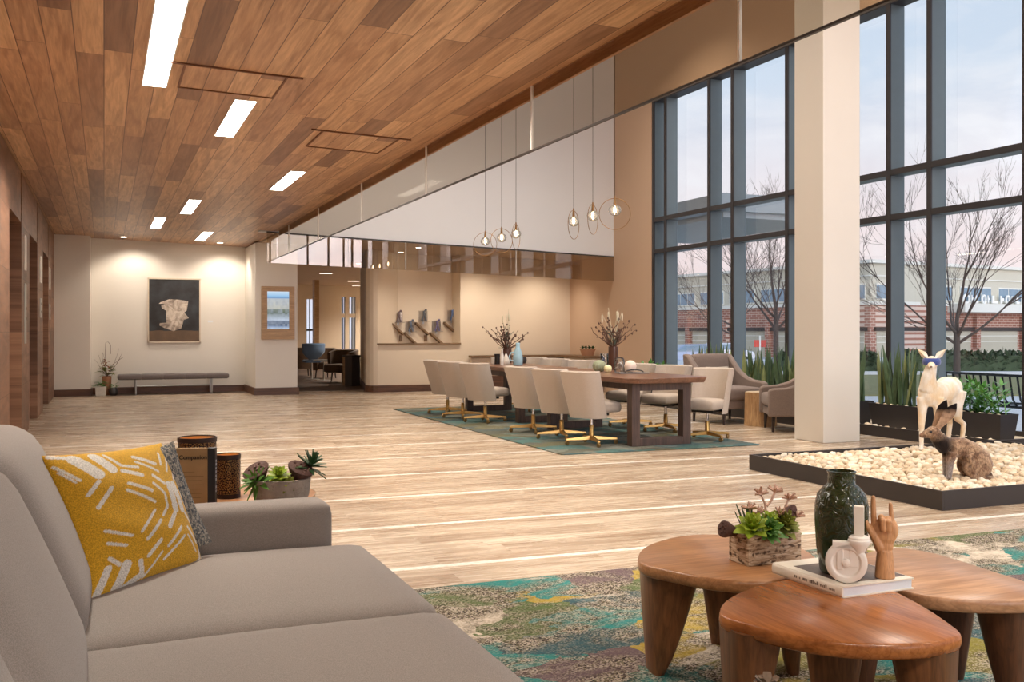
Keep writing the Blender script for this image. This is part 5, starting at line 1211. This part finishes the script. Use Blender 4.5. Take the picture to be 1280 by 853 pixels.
def planter(label, y0, y1, kind, seed, x=8.77, w=.27, z0=.07, h=.29):
    rr = random.Random(seed); t = thing('window_planter', label, 'planter', (x + w / 2, (y0 + y1) / 2, z0), 0, 'dark metal planters along the window'); a, b = w / 2, (y1 - y0) / 2; q = .035
    mb = MB(); O = [(-a, -b), (a, -b), (a, b), (-a, b)]; I = [(-a + .012, -b + .012), (a - .012, -b + .012), (a - .012, b - .012), (-a + .012, b - .012)]; B = [(x_ * (1 - q / a), y_ * (1 - q / b)) for x_, y_ in O]
    v = [(*p_, 0) for p_ in B] + [(*p_, h) for p_ in O] + [(*p_, h) for p_ in I] + [(*p_, h - .05) for p_ in I]
    f = [(3, 2, 1, 0)]
    for l_ in range(3): f += [(l_ * 4 + i, l_ * 4 + (i + 1) % 4, l_ * 4 + 4 + (i + 1) % 4, l_ * 4 + 4 + i) for i in range(4)]
    mb.add(v, f).build('box', M_planter, t)
    MB().box(-a + .012, a - .012, -b + .012, b - .012, h - .10, h - .045).build('soil', M_soil, t)
    if kind == 'snake':
        for mat, n in ((M_snake, 34), (M_snake2, 12)):
            mb = MB()
            for i in range(n):
                bx, by = rr.uniform(-a * .6, a * .6), rr.uniform(-b * .85, b * .85); mb.leaf((bx, by, h - .06), (rr.uniform(-.13, .13), rr.uniform(-.22, .22), 1), rr.uniform(.42, .80), rr.uniform(.045, .07), up=(math.cos(i), math.sin(i), 0), n=7, thick=.002, shape=lambda t_: (.55 + .9 * t_ if t_ < .5 else 1.0) * (1 if t_ < .7 else max(.05, (1 - t_) / .3)), cup=.3, bend=rr.uniform(-.05, .05))
            mb.build('foliage', mat, t, smooth=True)
    else:
        mb = MB()
        for i in range(26):
            bx, by = rr.uniform(-a * .5, a * .5), rr.uniform(-b * .8, b * .8); d = Vector((rr.uniform(-.6, .6), rr.uniform(-.7, .7), 1)).normalized(); L_ = rr.uniform(.25, .42); P = [Vector((bx, by, h - .06)) + d * L_ * k / 5 + Vector((d.x, d.y, 0)) * .06 * (k / 5) ** 2 for k in range(6)]
            mb.tube(P, [.008, .007, .006, .005, .004, .003], 5); sdv = d.cross(Vector((0, 0, 1))).normalized()
            for k in range(1, 6):
                for s in (-1, 1): mb.leaf(P[k], sdv * s + d * .8, .10, .042, n=4, thick=.0015, bend=.1)
            mb.leaf(P[5], d, .1, .042, n=4)
        mb.build('foliage', M_zz, t, smooth=True)
    for i in range(7):
        o = bpy.data.objects.new('top_stone', SM[rr.randrange(8)]); COL.objects.link(o); o.parent = t; o.location = (-a + .05 + rr.uniform(0, .05), -b + .08 + (2 * b - .16) * i / 6, h - .02); o.scale = (.035,) * 3; o.rotation_euler = (0, 0, rr.uniform(0, 6))
    return t
planter('tapered dark planter with glossy feather leaved plants behind the brown hare', 7.55, 8.42, 'zz', 1)
planter('tapered dark planter of tall snake plants directly behind the white fawn', 8.62, 9.49, 'snake', 2)
planter('dark snake plant planter peeking out past the white column', 9.68, 10.5, 'snake', 3)
planter('dark snake plant planter behind the armchair at the column', 10.62, 11.42, 'snake', 4)
planter('dark snake plant planter behind the stump table', 11.5, 12.3, 'snake', 5)
planter('dark planter of snake plants whose tips show over the armchair back', 12.6, 13.5, 'snake', 6)
planter('low dark planter with small leaves past the table end', 14.4, 15.3, 'zz', 7, h=.3)
mb = MB().box(8.45, 8.475, 7.34, 15.6, 0, .125); mb.box(9.47, 9.495, 7.34, 15.6, 0, .125); mb.box(8.475, 9.47, 7.34, 7.365, 0, .125); mb.box(8.475, 9.47, 15.575, 15.6, 0, .125)
tag(mb.build('planter_curb', M_dark), 'low dark metal curb around the planters along the window', 'edging')
tag(MB().box(8.476, 9.469, 7.366, 15.574, 0, .07).build('gravel', M_peb), 'pale gravel fill inside the planter curb by the window', 'gravel', kind='stuff')
rr = random.Random(77)
for k in range(34):
    y = 7.45 + k * .098 + rr.uniform(-.03, .03)
    pebble(8.475 + rr.uniform(.06, .17), y, .085 + rr.uniform(0, .02), rr.uniform(.03, .045), 'pale pebble inside the planter curb by the window', 'pebbles along the planter curb', rr)
# gravel bed with the two animals
bx0, bx1, by0, by1, bh = 5.37, 8.42, 5.10, 7.30, .138
t = thing('gravel_bed', 'low dark rectangular edging around the pale pebble bed', 'edging', (0, 0, 0))
for nm, q in (('side_rail', (bx0, bx0 + .02, by0, by1)), ('side_rail', (bx1 - .02, bx1, by0, by1)), ('end_rail', (bx0 + .02, bx1 - .02, by0, by0 + .02)), ('end_rail', (bx0 + .02, bx1 - .02, by1 - .02, by1))): MB().box(*q, 0, bh).build(nm, M_dark, t, bevel=.002)
MB().box(bx0 + .02, bx1 - .02, by0 + .02, by1 - .02, 0, .062).build('fill_layer', M_peb, t)
rr = random.Random(12); pts = []
y = by0 + .075
while y < by1 - .07:
    x = bx0 + .078 + rr.uniform(0, .03)
    while x < bx1 - .08: pts.append((x + rr.uniform(-.014, .014), y + rr.uniform(-.016, .016))); x += rr.uniform(.066, .092)
    y += .062
def pxof(x, y): t_ = x * FW[0] + y * FW[1]; return 640 + F_PX * (x * RT[0] + y * RT[1]) / t_, t_
pts.sort(key=lambda p_: (pxof(*p_)[0] > 1290, pxof(*p_)[1]))
rest = bmesh.new()
for i, (x, y) in enumerate(pts):
    s = rr.uniform(.031, .049); z = .09 + rr.uniform(0, .03)
    if i < 296: pebble(x, y, z, s, 'pale tumbled pebble of the gravel bed near its front edging', 'pebbles of the gravel bed', rr)
    else:
        tmp = SM[rr.randrange(8)]; n0 = len(rest.verts); rest.from_mesh(tmp); rest.verts.ensure_lookup_table()
        M_ = Matrix.Translation((x, y, z)) @ Euler((rr.uniform(-.4, .4), rr.uniform(-.4, .4), rr.uniform(0, 6.28))).to_matrix().to_4x4() @ Matrix.Scale(s, 4)
        bmesh.ops.transform(rest, matrix=M_, verts=rest.verts[n0:])
me = bpy.data.meshes.new('pebbles'); rest.to_mesh(me); rest.free(); me.shade_smooth(); me.materials.append(M_peb)
o = bpy.data.objects.new('pebbles', me); COL.objects.link(o); tag(o, 'rest of the pale pebbles filling the bed around the animals', 'pebbles', kind='stuff')

# ------------------------------------------------------------------ white fawn with a blue eye band
def V3(*a): return Vector(a)
mF, nF = new_mat('fawn_coat'); nzF = nF.noise(nF.mapv(nF.obj(), (5, 5, 3)), 1.4, 4); fu = nF.noise(nF.mapv(nF.obj(), (90, 90, 26)), 1.0, 4)
finish(nF, principled(nF, Base_Color=nF.mix(nF.ramp(nzF, [(.42, (0, 0, 0)), (.62, (1, 1, 1))]), L(240, 232, 218), L(230, 202, 162)), Roughness=.9, Specular_IOR_Level=.15, Sheen_Weight=.3, Normal=nF.bump(fu, .7, .008)))
fz = .115
fw = MB(); C, Rm = V3(7.235, 7.02, .665), V3(7.66, 7.165, .69)
fw.tube([C + V3(-.075, -.03, -.0), C + V3(-.02, 0, .0), C + V3(.1, .03, -.005), C + V3(.22, .07, -.01), Rm + V3(-.08, -.02, .0), Rm, Rm + V3(.075, .02, -.015)], [.055, .108, .116, .112, .118, .108, .05], 16)
fw.ball(C + V3(0, 0, -.02), (.105, .10, .115), 16, 12); fw.ball(Rm + V3(0, 0, 0), (.105, .105, .115), 16, 12)
Hd = V3(7.185, 6.95, .955)
fw.tube([C + V3(-.03, -.01, .03), C + V3(-.055, -.04, .16), Hd + V3(.02, .02, -.035)], [.088, .064, .05], 14)
mz = V3(-.70, -.64, -.30).normalized()
fw.ball(Hd, (.060, .060, .062), 16, 12); fw.tube([Hd + mz * .02, Hd + mz * .07 + V3(0, 0, -.004), Hd + mz * .118 + V3(0, 0, -.006)], [.052, .036, .026], 12); fw.ball(Hd + mz * .12 + V3(0, 0, -.004), .026, 12, 8)
def leg(pts, rad): fw.tube(pts, rad, 10)
for hip, foot in ((V3(7.17, 7.045, .62), V3(7.15, 7.04, fz)), (V3(7.275, 6.96, .62), V3(7.27, 6.95, fz))):
    k = hip.lerp(foot, .52); leg([hip, hip.lerp(foot, .25), k + V3(-.012, -.006, 0), k + V3(-.006, 0, -.06), foot + V3(0, 0, .06), foot + V3(-.012, -.008, .018), foot + V3(-.022, -.014, 0)], [.058, .042, .030, .024, .0215, .023, .021])
for hip, foot in ((V3(7.645, 7.205, .665), V3(7.665, 7.215, fz)), (V3(7.685, 7.125, .665), V3(7.755, 7.13, fz))):
    leg([hip, hip + V3(-.015, -.005, -.15), hip + V3(.04, .012, -.285), foot + V3(.045, .012, .22), foot + V3(.015, .004, .07), foot + V3(-.006, -.004, .018), foot + V3(-.018, -.008, 0)], [.098, .068, .036, .027, .022, .023, .021])
fw.tube([Rm + V3(.07, .02, .03), Rm + V3(.125, .03, -.02), Rm + V3(.13, .03, -.09)], [.03, .026, .012], 8)
t = thing('fawn', 'white fawn sculpture with a blue band over its eyes standing on the pebbles', 'fawn', (0, 0, 0))
o = fw.build('body', mF, t, smooth=True); smoothmods(o, .007, 12)
side = V3(.68, -.73, 0).normalized()
for s in (-1, 1):
    mb = MB(); b0 = Hd + side * s * .042 + V3(.012, .012, .040)
    mb.leaf(b0, side * s * .72 + V3(0, 0, .75), .115, .062, up=mz, n=8, thick=.005, cup=-.5, shape=lambda t_: (.55 + 1.2 * t_ if t_ < .38 else 1.0 * max(.04, ((1 - t_) / .62) ** .8)))
    mb.build('ear', mF, t, smooth=True)
band = MB(); up_ = V3(0, 0, 1); fwd = V3(-.70, -.64, 0).normalized(); ring_ = []
band.tube([Hd + V3(0, 0, .006) + (fwd * math.cos(2 * PI * k / 20) * .064 + side * math.sin(2 * PI * k / 20) * .062) for k in range(20)], .020, 10, closed=True, flat=1.75)
mN, nN = new_mat('blue_wool'); wz = nN.noise(nN.mapv(nN.obj(), (160, 160, 160)), 1.0, 3); finish(nN, principled(nN, Base_Color=nN.mix(wz, L(30, 44, 104), L(74, 96, 170)), Roughness=.95, Sheen_Weight=.4, Normal=nN.bump(wz, .8, .006)))
band.build('eye_band', mN, t, smooth=True)
MB().ball(Hd + mz * .145 + V3(0, 0, .006), (.012, .012, .009), 10, 6).build('nose', plain('fawn_nose', L(120, 96, 76), .6), t, smooth=True)

# ------------------------------------------------------------------ brown hare sitting in profile
pf = at(1184, 598, .115); ax_ = V3(.905, -.425, 0).normalized(); ay_ = V3(.425, .905, 0)
t = thing('hare', 'brown hare sculpture with tall ears sitting in profile on the pebbles', 'hare', (pf.x, pf.y, .112), math.atan2(ax_.y, ax_.x))
mH, nH = new_mat('hare_fur'); xh, yh, zh = nH.sep(nH.obj()); n1 = nH.noise(nH.mapv(nH.obj(), (9, 9, 9)), 1.5, 5, .65); fu = nH.noise(nH.mapv(nH.obj(), (120, 120, 50), rot=(0, .6, 0)), 1.0, 4)
ch = nH.ramp(n1, [(.32, L(88, 64, 52)), (.45, L(146, 112, 88)), (.57, L(190, 156, 124)), (.7, L(116, 92, 80))])
dist = nH.n('ShaderNodeVectorMath', 'Value', {'operation': 'DISTANCE'}, i0=nH.obj(), i1=(-.045, 0, .255))
ch = nH.mix(nH.ramp(dist, [(.07, (1, 1, 1)), (.115, (0, 0, 0))]), ch, L(38, 26, 22))
lo = nH.ramp(zh, [(.10, (1, 1, 1)), (.18, (0, 0, 0))]); frn = nH.m('LESS_THAN', xh, .07); ch = nH.mix(nH.m('MULTIPLY', lo, frn), ch, L(168, 156, 150))
tl = nH.m('GREATER_THAN', nH.m('ADD', xh, nH.m('MULTIPLY', n1, .03)), .355); ch = nH.mix(tl, ch, L(44, 34, 32))
ch = nH.mix(1.0, ch, nH.ramp(fu, [(.3, L(170)), (.65, L(255))]), 'MULTIPLY')
finish(nH, principled(nH, Base_Color=ch, Roughness=.92, Specular_IOR_Level=.15, Sheen_Weight=.25, Normal=nH.bump(fu, .8, .006)))
hr = MB(); h = lambda cx, cz, y=0: V3((cx - 265) * .001, y, (690 - cz) * .001)
hr.tube([h(262, 470), h(300, 450), h(370, 450), h(440, 500), h(500, 560), h(550, 620)], [.052, .078, .082, .10, .105, .075], 16)
for s in (-1, 1):
    hr.ball(h(470, 585, s * .055), (.115, .055, .10), 14, 10, M=None)
    hr.tube([h(390, 500, s * .07), h(440, 600, s * .085), h(420, 690 - 14, s * .08)], [.035, .03, .02], 8)
    hr.tube([h(420, 678, s * .075), h(500, 680, s * .075), h(590, 688, s * .07)], [.020, .024, .018], 8)
    hr.tube([h(285, 480, s * .04), h(272, 560, s * .038), h(268, 640, s * .034), h(262, 684, s * .034)], [.045, .030, .023, .021], 10)
    hr.ball(h(252, 684, s * .034), (.028, .018, .014), 8, 6)
hr.tube([h(265, 450), h(215, 405), h(180, 360), h(165, 335)], [.072, .062, .052, .045], 14)
hr.ball(h(155, 330), (.052, .042, .045), 14, 10); hr.tube([h(150, 332), h(110, 345), h(78, 357)], [.044, .034, .024], 12); hr.ball(h(74, 358), (.022, .022, .020), 10, 8)
hr.tube([h(575, 650), h(602, 690), h(618, 706)], [.028, .02, .009], 8)
o = hr.build('body', mH, t, smooth=True); smoothmods(o, .0065, 4)
mE, nE = new_mat('hare_ear_fur'); _, _, ze = nE.sep(nE.obj()); ne = nE.noise(nE.mapv(nE.obj(), (14, 14, 14)), 1.5, 5); fe = nE.noise(nE.mapv(nE.obj(), (120, 120, 60)), 1.0, 4)
ce = nE.mix(nE.ramp(nE.m('ADD', ze, nE.m('MULTIPLY', ne, .08)), [(.535, (0, 0, 0)), (.58, (1, 1, 1))]), nE.ramp(ne, [(.3, L(124, 98, 80)), (.55, L(184, 150, 120)), (.75, L(150, 122, 104))]), L(26, 20, 20))
finish(nE, principled(nE, Base_Color=ce, Roughness=.92, Specular_IOR_Level=.15, Normal=nE.bump(fe, .7, .005)))
for (bx, bz), (tx, tz), y in (((190, 290), (322, 104), -.022), ((180, 285), (282, 84), .030)):
    mb = MB(); b0 = h(bx, bz, y); d = h(tx, tz, y * 1.8) - b0
    mb.leaf(b0 - d * .06, d, d.length * 1.04, .088, up=(.3, -1, .2), n=10, thick=.008, cup=.12, shape=lambda t_: (.45 + 1.1 * t_ if t_ < .5 else 1.0) * (1 if t_ < .72 else max(.08, ((1 - t_) / .28) ** .7)))
    mb.build('ear', mE, t, smooth=True)
for s in (-1, 1): MB().ball(h(128, 328, s * .036), (.011, .007, .011), 10, 8).build('eye', plain('hare_eye', L(20, 14, 12), .1), t, smooth=True)

# ------------------------------------------------------------------ outside: pavement, lawn, hedge, street, building, trees, cars
GZ = -.15
def sbox(mb, r0, r1, t0, t1, z0, z1):
    P = [street(r0, t0), street(r1, t0), street(r1, t1), street(r0, t1)]
    return mb.hexa([(p.x, p.y, z0) for p in P] + [(p.x, p.y, z1) for p in P])
M_pave = plain('concrete', L(214, 216, 220), .8, var=.08, vscale=3); M_lawn = plain('lawn_grass', L(142, 138, 96), .95, var=.3, vscale=6, bump=.5, bscale=80); M_road = plain('asphalt', L(170, 170, 172), .85, var=.1)
ext = MB(); ext.prism([(9.82, -12), (60, -12), (60, 40), (9.82, 40)], GZ - .1, GZ); struct('pavement', ext, M_pave)
mb = MB(); sbox(mb, 6, 40, 21, 31, GZ, GZ + .03); struct('lawn', mb, M_lawn)
mb = MB(); sbox(mb, -8, 70, 36, 130, -1.1, -1.0); struct('street', mb, M_road)
mb = MB(); sbox(mb, 6, 40, 30.6, 31.0, GZ, GZ + .12); struct('kerb', mb, M_pave)
M_hedge = plain('hedge_leaf', L(70, 84, 56), .8, var=.5, vscale=5)
def hedge(label, r0, r1, t, z1, seed):
    rr = random.Random(seed); mb = MB()
    for i in range(2600):
        r = rr.uniform(r0, r1); q = rr.uniform(-.6, .6); z = GZ + (z1 - GZ) * rr.random() ** .6 * (1 - .25 * abs(q)) ; p = street(r, t + q); 
        mb.leaf((p.x, p.y, z), (rr.uniform(-1, 1), rr.uniform(-1, 1), rr.uniform(-.2, 1)), .22, .13, n=2, thick=.004)
    core = MB(); sbox(core, r0, r1, t - .5, t + .5, GZ, z1 - .12); mb.add(core.v, core.f)
    tag(mb.build('hedge', M_hedge), label, 'hedge')
hedge('clipped dark green hedge across the lawn behind the big bare tree', 13.2, 22, 34, .52, 3)
hedge('clipped hedge stretch behind the fawn and the snake plants', 9.5, 12.7, 34.4, .45, 4)

# two storey brick and stucco building across the street
M_stuc = plain('stucco', L(204, 200, 182), .85, var=.06, vscale=.8); M_trim = plain('white_trim', L(226, 226, 216), .7, var=.03)
mK, nK = new_mat('brick_bands'); tk = nK.N.new('ShaderNodeTexBrick'); nK.put(tk.inputs['Vector'], nK.mapv(nK.obj(), (1, 1, 1), rot=(PI / 2, 0, 0))); nK.put(tk.inputs['Color1'], L(150, 100, 84)); nK.put(tk.inputs['Color2'], L(170, 120, 102)); nK.put(tk.inputs['Mortar'], L(214, 194, 178)); nK.put(tk.inputs['Scale'], 1.0); nK.put(tk.inputs['Brick Width'], .6); nK.put(tk.inputs['Row Height'], .22); nK.put(tk.inputs['Mortar Size'], .02)
finish(nK, principled(nK, Base_Color=tk.outputs['Color'], Roughness=.9)); M_brick = mK
M_bwin = plain('building_window', L(120, 148, 166), .1, .0, .3, 2.0, spec=.8); M_garage = plain('garage_door', L(190, 184, 164), .7, var=.05)
T0 = 75.0
def bz(py, t=T0): return EYE + (HZ - py) / F_PX * t
def rpx(px, t): return (px - 640) / F_PX * t
A = (rpx(1088, T0), T0); Bp = (rpx(1330, 88), 88.0); Cc = (rpx(780, 104), 104.0)
OFF = thing('office_building', 'long two storey beige and brick building across the street', 'building', (street(*A).x, street(*A).y, GZ))
def wing(p, q, bays, doors, sg, deep):
    P = street(*p); Q = street(*q); ln = (Q - P).length; ang = math.atan2(Q.y - P.y, Q.x - P.x)
    Wm = Matrix.Translation((P.x - OFF.location.x, P.y - OFF.location.y, 0)) @ Matrix.Rotation(ang, 4, 'Z')
    def put(mb, name, mat, par=None):
        o = mb.build(name, mat, par or OFF)
        if par is None: o.matrix_local = Wm
        return o
    zr = bz(329) - GZ; zw1, zw0, zb = bz(354) - GZ, bz(375) - GZ, bz(381) - GZ
    bx = lambda mb, x0, x1, d0, d1, z0, z1: mb.box(x0, x1, min(-sg * d0, -sg * d1), max(-sg * d0, -sg * d1), z0, z1)
    put(bx(MB(), 0, ln, -deep, 0, zb, zr), 'upper_wall', M_stuc); put(bx(MB(), 0, ln, -deep, .02, -.9, zb), 'brick_wall', M_brick)
    mb = bx(MB(), -.3, ln + .3, -.3, .45, zr, zr + .25); bx(mb, 0, ln, 0, .12, zr - 1.0, zr - .9); bx(mb, 0, ln, 0, .2, zb, zb + .28); put(mb, 'cornice', M_trim)
    for k in range(bays):
        x = ln * (k + .5) / bays; w_ = ln / bays * .40
        f_ = put(bx(MB(), x - w_, x + w_, 0, .10, zw0, zw1), 'window', M_trim)
        for s in (-1, 0, 1):
            ww = w_ / 3 - .06; c_ = x + s * w_ * 2 / 3; put(bx(MB(), c_ - ww, c_ + ww, .10, .13, zw0 + .12, zw1 - .12), 'pane', M_bwin, f_)
    for k in range(doors):
        x = ln * (k + .5) / doors; w_ = ln / doors * .40; zd = bz(414) - GZ
        f_ = put(bx(MB(), x - w_, x + w_, .02, .06, -.88, zd), 'garage_door', M_garage)
        for z in (.35, .68): put(bx(MB(), x - w_, x + w_, .06, .09, zd * z, zd * z + .06), 'groove', M_trim, f_)
        put(bx(MB(), x - w_ - .3, x + w_ + .3, .02, .25, zd, zd + .3), 'lintel', M_dark, f_)
        put(bx(MB(), x + ln / doors * .45, x + ln / doors * .53, .02, .4, 0, zb - .8), 'brick_pier', M_brick)
    return put, zb, ln
put, zb, ln = wing(A, Bp, 5, 4, 1, 8)
# long sign with white letters above the doors
sgn = MB(); rr = random.Random(4); x = ln * .42
for k, wd in enumerate((.8, .25, .35, 0, .45, .3, .9, .5, .5, .35, .5, .3, .6)):
    if wd:
        if k in (0, 4, 8): sgn.tube([(x + wd / 2 + wd / 2 * math.cos(a * PI / 5), -.35, zb + .62 + .34 * math.sin(a * PI / 5)) for a in range(10)], .09, 5, closed=True)
        else: sgn.box(x, x + wd * .32, -.4, -.3, zb + .3, zb + .95); sgn.box(x + wd * .3, x + wd * .9, -.4, -.3, zb + .3 + .25 * (k % 2), zb + .5 + .25 * (k % 2))
    x += wd + .28
put(sgn, 'sign_lettering', plain('sign_white', L(244, 244, 240), .5, var=.0))
put(MB().box(ln * .36, ln * .80, -1.6, .0, zb - .5, zb + .2), 'entrance_canopy', M_trim)
wing(A, Cc, 8, 6, -1, 8)
p = street(rpx(950, 70), 70); t = thing('shop_sign', 'small red lit sign far behind the snake plants', 'sign', (p.x, p.y, GZ), -YAW)
MB().box(-.42, -.06, -.05, .05, 0.25, .75).build('red_panel', plain('red_panel', L(206, 66, 46), .5, var=.1), t); MB().box(.04, .42, -.05, .05, .25, .75).build('red_panel', plain('red_panel_b', L(190, 58, 44), .5, var=.1), t); MB().box(-.06, .04, -.06, .06, 0, 1.05).build('post', M_trim, t)
def car(label, r, tt_, rz, col):
    p = street(r, tt_); t = thing('car', label, 'car', (p.x, p.y, -1.0), rz, 'parked cars across the street')
    mb = MB(); prof = [(-2.2, .35), (-2.2, .8), (-2.0, .92), (-1.2, .98), (-.6, 1.42), (.8, 1.45), (1.5, .98), (2.1, .88), (2.25, .6), (2.2, .35)]
    M_ = Matrix(((1, 0, 0, 0), (0, 0, 1, -.85), (0, 1, 0, 0), (0, 0, 0, 1))); mb.prism(prof, 0, 1.7, M=M_); mb.build('body', plain('car_paint', col, .25, .2, .05), t, bevel=.06)
    for s in (-1, 1): MB().prism([(-1.1, 1.0), (-.55, 1.36), (.75, 1.38), (1.3, 1.0)], 0, .012, M=Matrix(((1, 0, 0, 0), (0, 0, 1, s * .856 - .006), (0, 1, 0, 0), (0, 0, 0, 1)))).build('side_window', M_bwin, t)
    for x in (-1.35, 1.4):
        for s in (-1, 1): MB().lathe([(0, -.1), (.30, -.1), (.33, -.06), (.33, .06), (.30, .1), (0, .1)], 20, M=TR(x, s * .76, .33, PI / 2), cap=False).build('wheel', M_black, t, smooth=True, angle=40)
car('silver blue parked car seen low through the window beside the armchair', rpx(862, 60), 60, -YAW + .1, L(150, 168, 196))
car('white parked car seen in the narrow window strip', rpx(899, 66), 66, -YAW + .2, L(214, 218, 224))
# bare trees
M_btree = plain('tree_bark', L(92, 80, 74), .9, var=.25, vscale=10)
def tree(label, r, tt_, h, tr, seed, spread=.55, first=.2, depth=6, lean=0):
    rr = random.Random(seed); p = street(r, tt_); t = thing('bare_tree', label, 'tree', (p.x, p.y, GZ), 0, 'bare winter trees'); wood_ = MB(); tw = MB()
    def grow(p0, d, ln, rad, lv):
        n = 4; P = [p0]; q = p0.copy(); dd = d.copy()
        for k in range(n):
            dd = (dd + Vector((rr.uniform(-.12, .12), rr.uniform(-.12, .12), rr.uniform(-.02, .10)))).normalized(); q = q + dd * ln / n; P.append(q.copy())
        (wood_ if lv < 3 else tw).tube(P, [rad * (1 - .13 * k) for k in range(n + 1)], 7 if lv < 2 else 4, cap=lv > 0)
        if lv >= depth: return
        m = 3 if lv < 2 else rr.choice((2, 2, 3))
        for i in range(m):
            k = n if i == 0 else rr.randint(1 if lv else 2, n); a = rr.uniform(0, 6.283); s = spread * rr.uniform(.5, 1.15) * (.35 if i == 0 else 1)
            o1 = dd.orthogonal().normalized(); o2 = dd.cross(o1); nd = (dd + (o1 * math.cos(a) + o2 * math.sin(a)) * s).normalized()
            grow(P[k], nd, ln * rr.uniform(.62, .86), max(rad * (.62 if i == 0 else .46), .005), lv + 1)
    trunk = h * first; top = Vector((0, 0, trunk)); wood_.tube([(0, 0, 0), (0, 0, trunk * .15), (lean * .3, 0, trunk * .6), top], [tr * 1.35, tr * 1.08, tr, tr * .95], 10)
    for i in range(6):
        a = i * 1.05 + rr.uniform(-.3, .3); el = rr.uniform(.35, 1.2) if i else 1.5; d = Vector((math.cos(a) * math.cos(el), math.sin(a) * math.cos(el), math.sin(el)))
        grow(top - Vector((0, 0, trunk * .12 * (i % 3))), d.normalized(), h * .27 * rr.uniform(.85, 1.1), tr * (.72 if i == 0 else .5), 1)
    wood_.build('trunk', M_btree, t, smooth=True); tw.build('branches', M_btree, t); return t
tree('big bare winter tree in the lawn behind the fawn', rpx(1196, 29), 29, 6.0, .095, 5, .52, .22, 7)
tree('bare winter tree just beside the column through the window', rpx(970, 36), 36, 6.2, .10, 8, .52, .30, 7)
tree('slim bare tree at the window end near the tan wall', rpx(916, 44), 44, 5.4, .08, 12, .6, .3, 6)
# metal slat bench outside
t = thing('outdoor_bench', 'black metal slat bench outside the window behind the feather leaved planter', 'bench', (11.05, 9.35, GZ), -PI / 2)
mb = MB(); ms = plain('black_slat', L(40, 44, 48), .3, .4)
for k in range(16):
    x = -.85 + 1.7 * k / 15; mb = MB()
    mb.tube([(x, .30, .42), (x, .05, .40), (x, -.22, .42), (x, -.30, .52), (x, -.36, .82)], .017, 6, flat=.5); mb.build('slat', ms, t, smooth=True)
for x in (-.8, .8): MB().tube([(x, .28, 0), (x, .28, .40), (x, -.28, .40), (x, -.36, .84)], .02, 8).build('leg', ms, t); MB().tube([(x, -.28, .4), (x, -.34, 0)], .02, 8).build('leg', ms, t)
for y, z in ((.30, .42), (-.36, .83), (-.24, .42)): MB().tube([(-.88, y, z), (.88, y, z)], .018, 8).build('rail', ms, t)
# canopy of this building outside the far windows
p = atx(902, 262, 12.2)
mb = MB().box(12.2, 15.5, p.y, p.y + 6, p.z - .02, p.z + .36); mb.box(12.35, 15.3, p.y + .15, p.y + 5.9, p.z - .14, p.z - .02); t = tag(mb.build('roof_canopy', plain('canopy_grey', L(150, 158, 160), .6, var=.05)), 'flat grey canopy outside the windows past the tan wall', 'canopy')
for px_ in (837, 892): y_ = atx(px_, 300, 12.7).y; MB().box(12.6, 12.75, y_ - .08, y_ + .08, GZ, p.z - .14).build('post', M_frame, t)
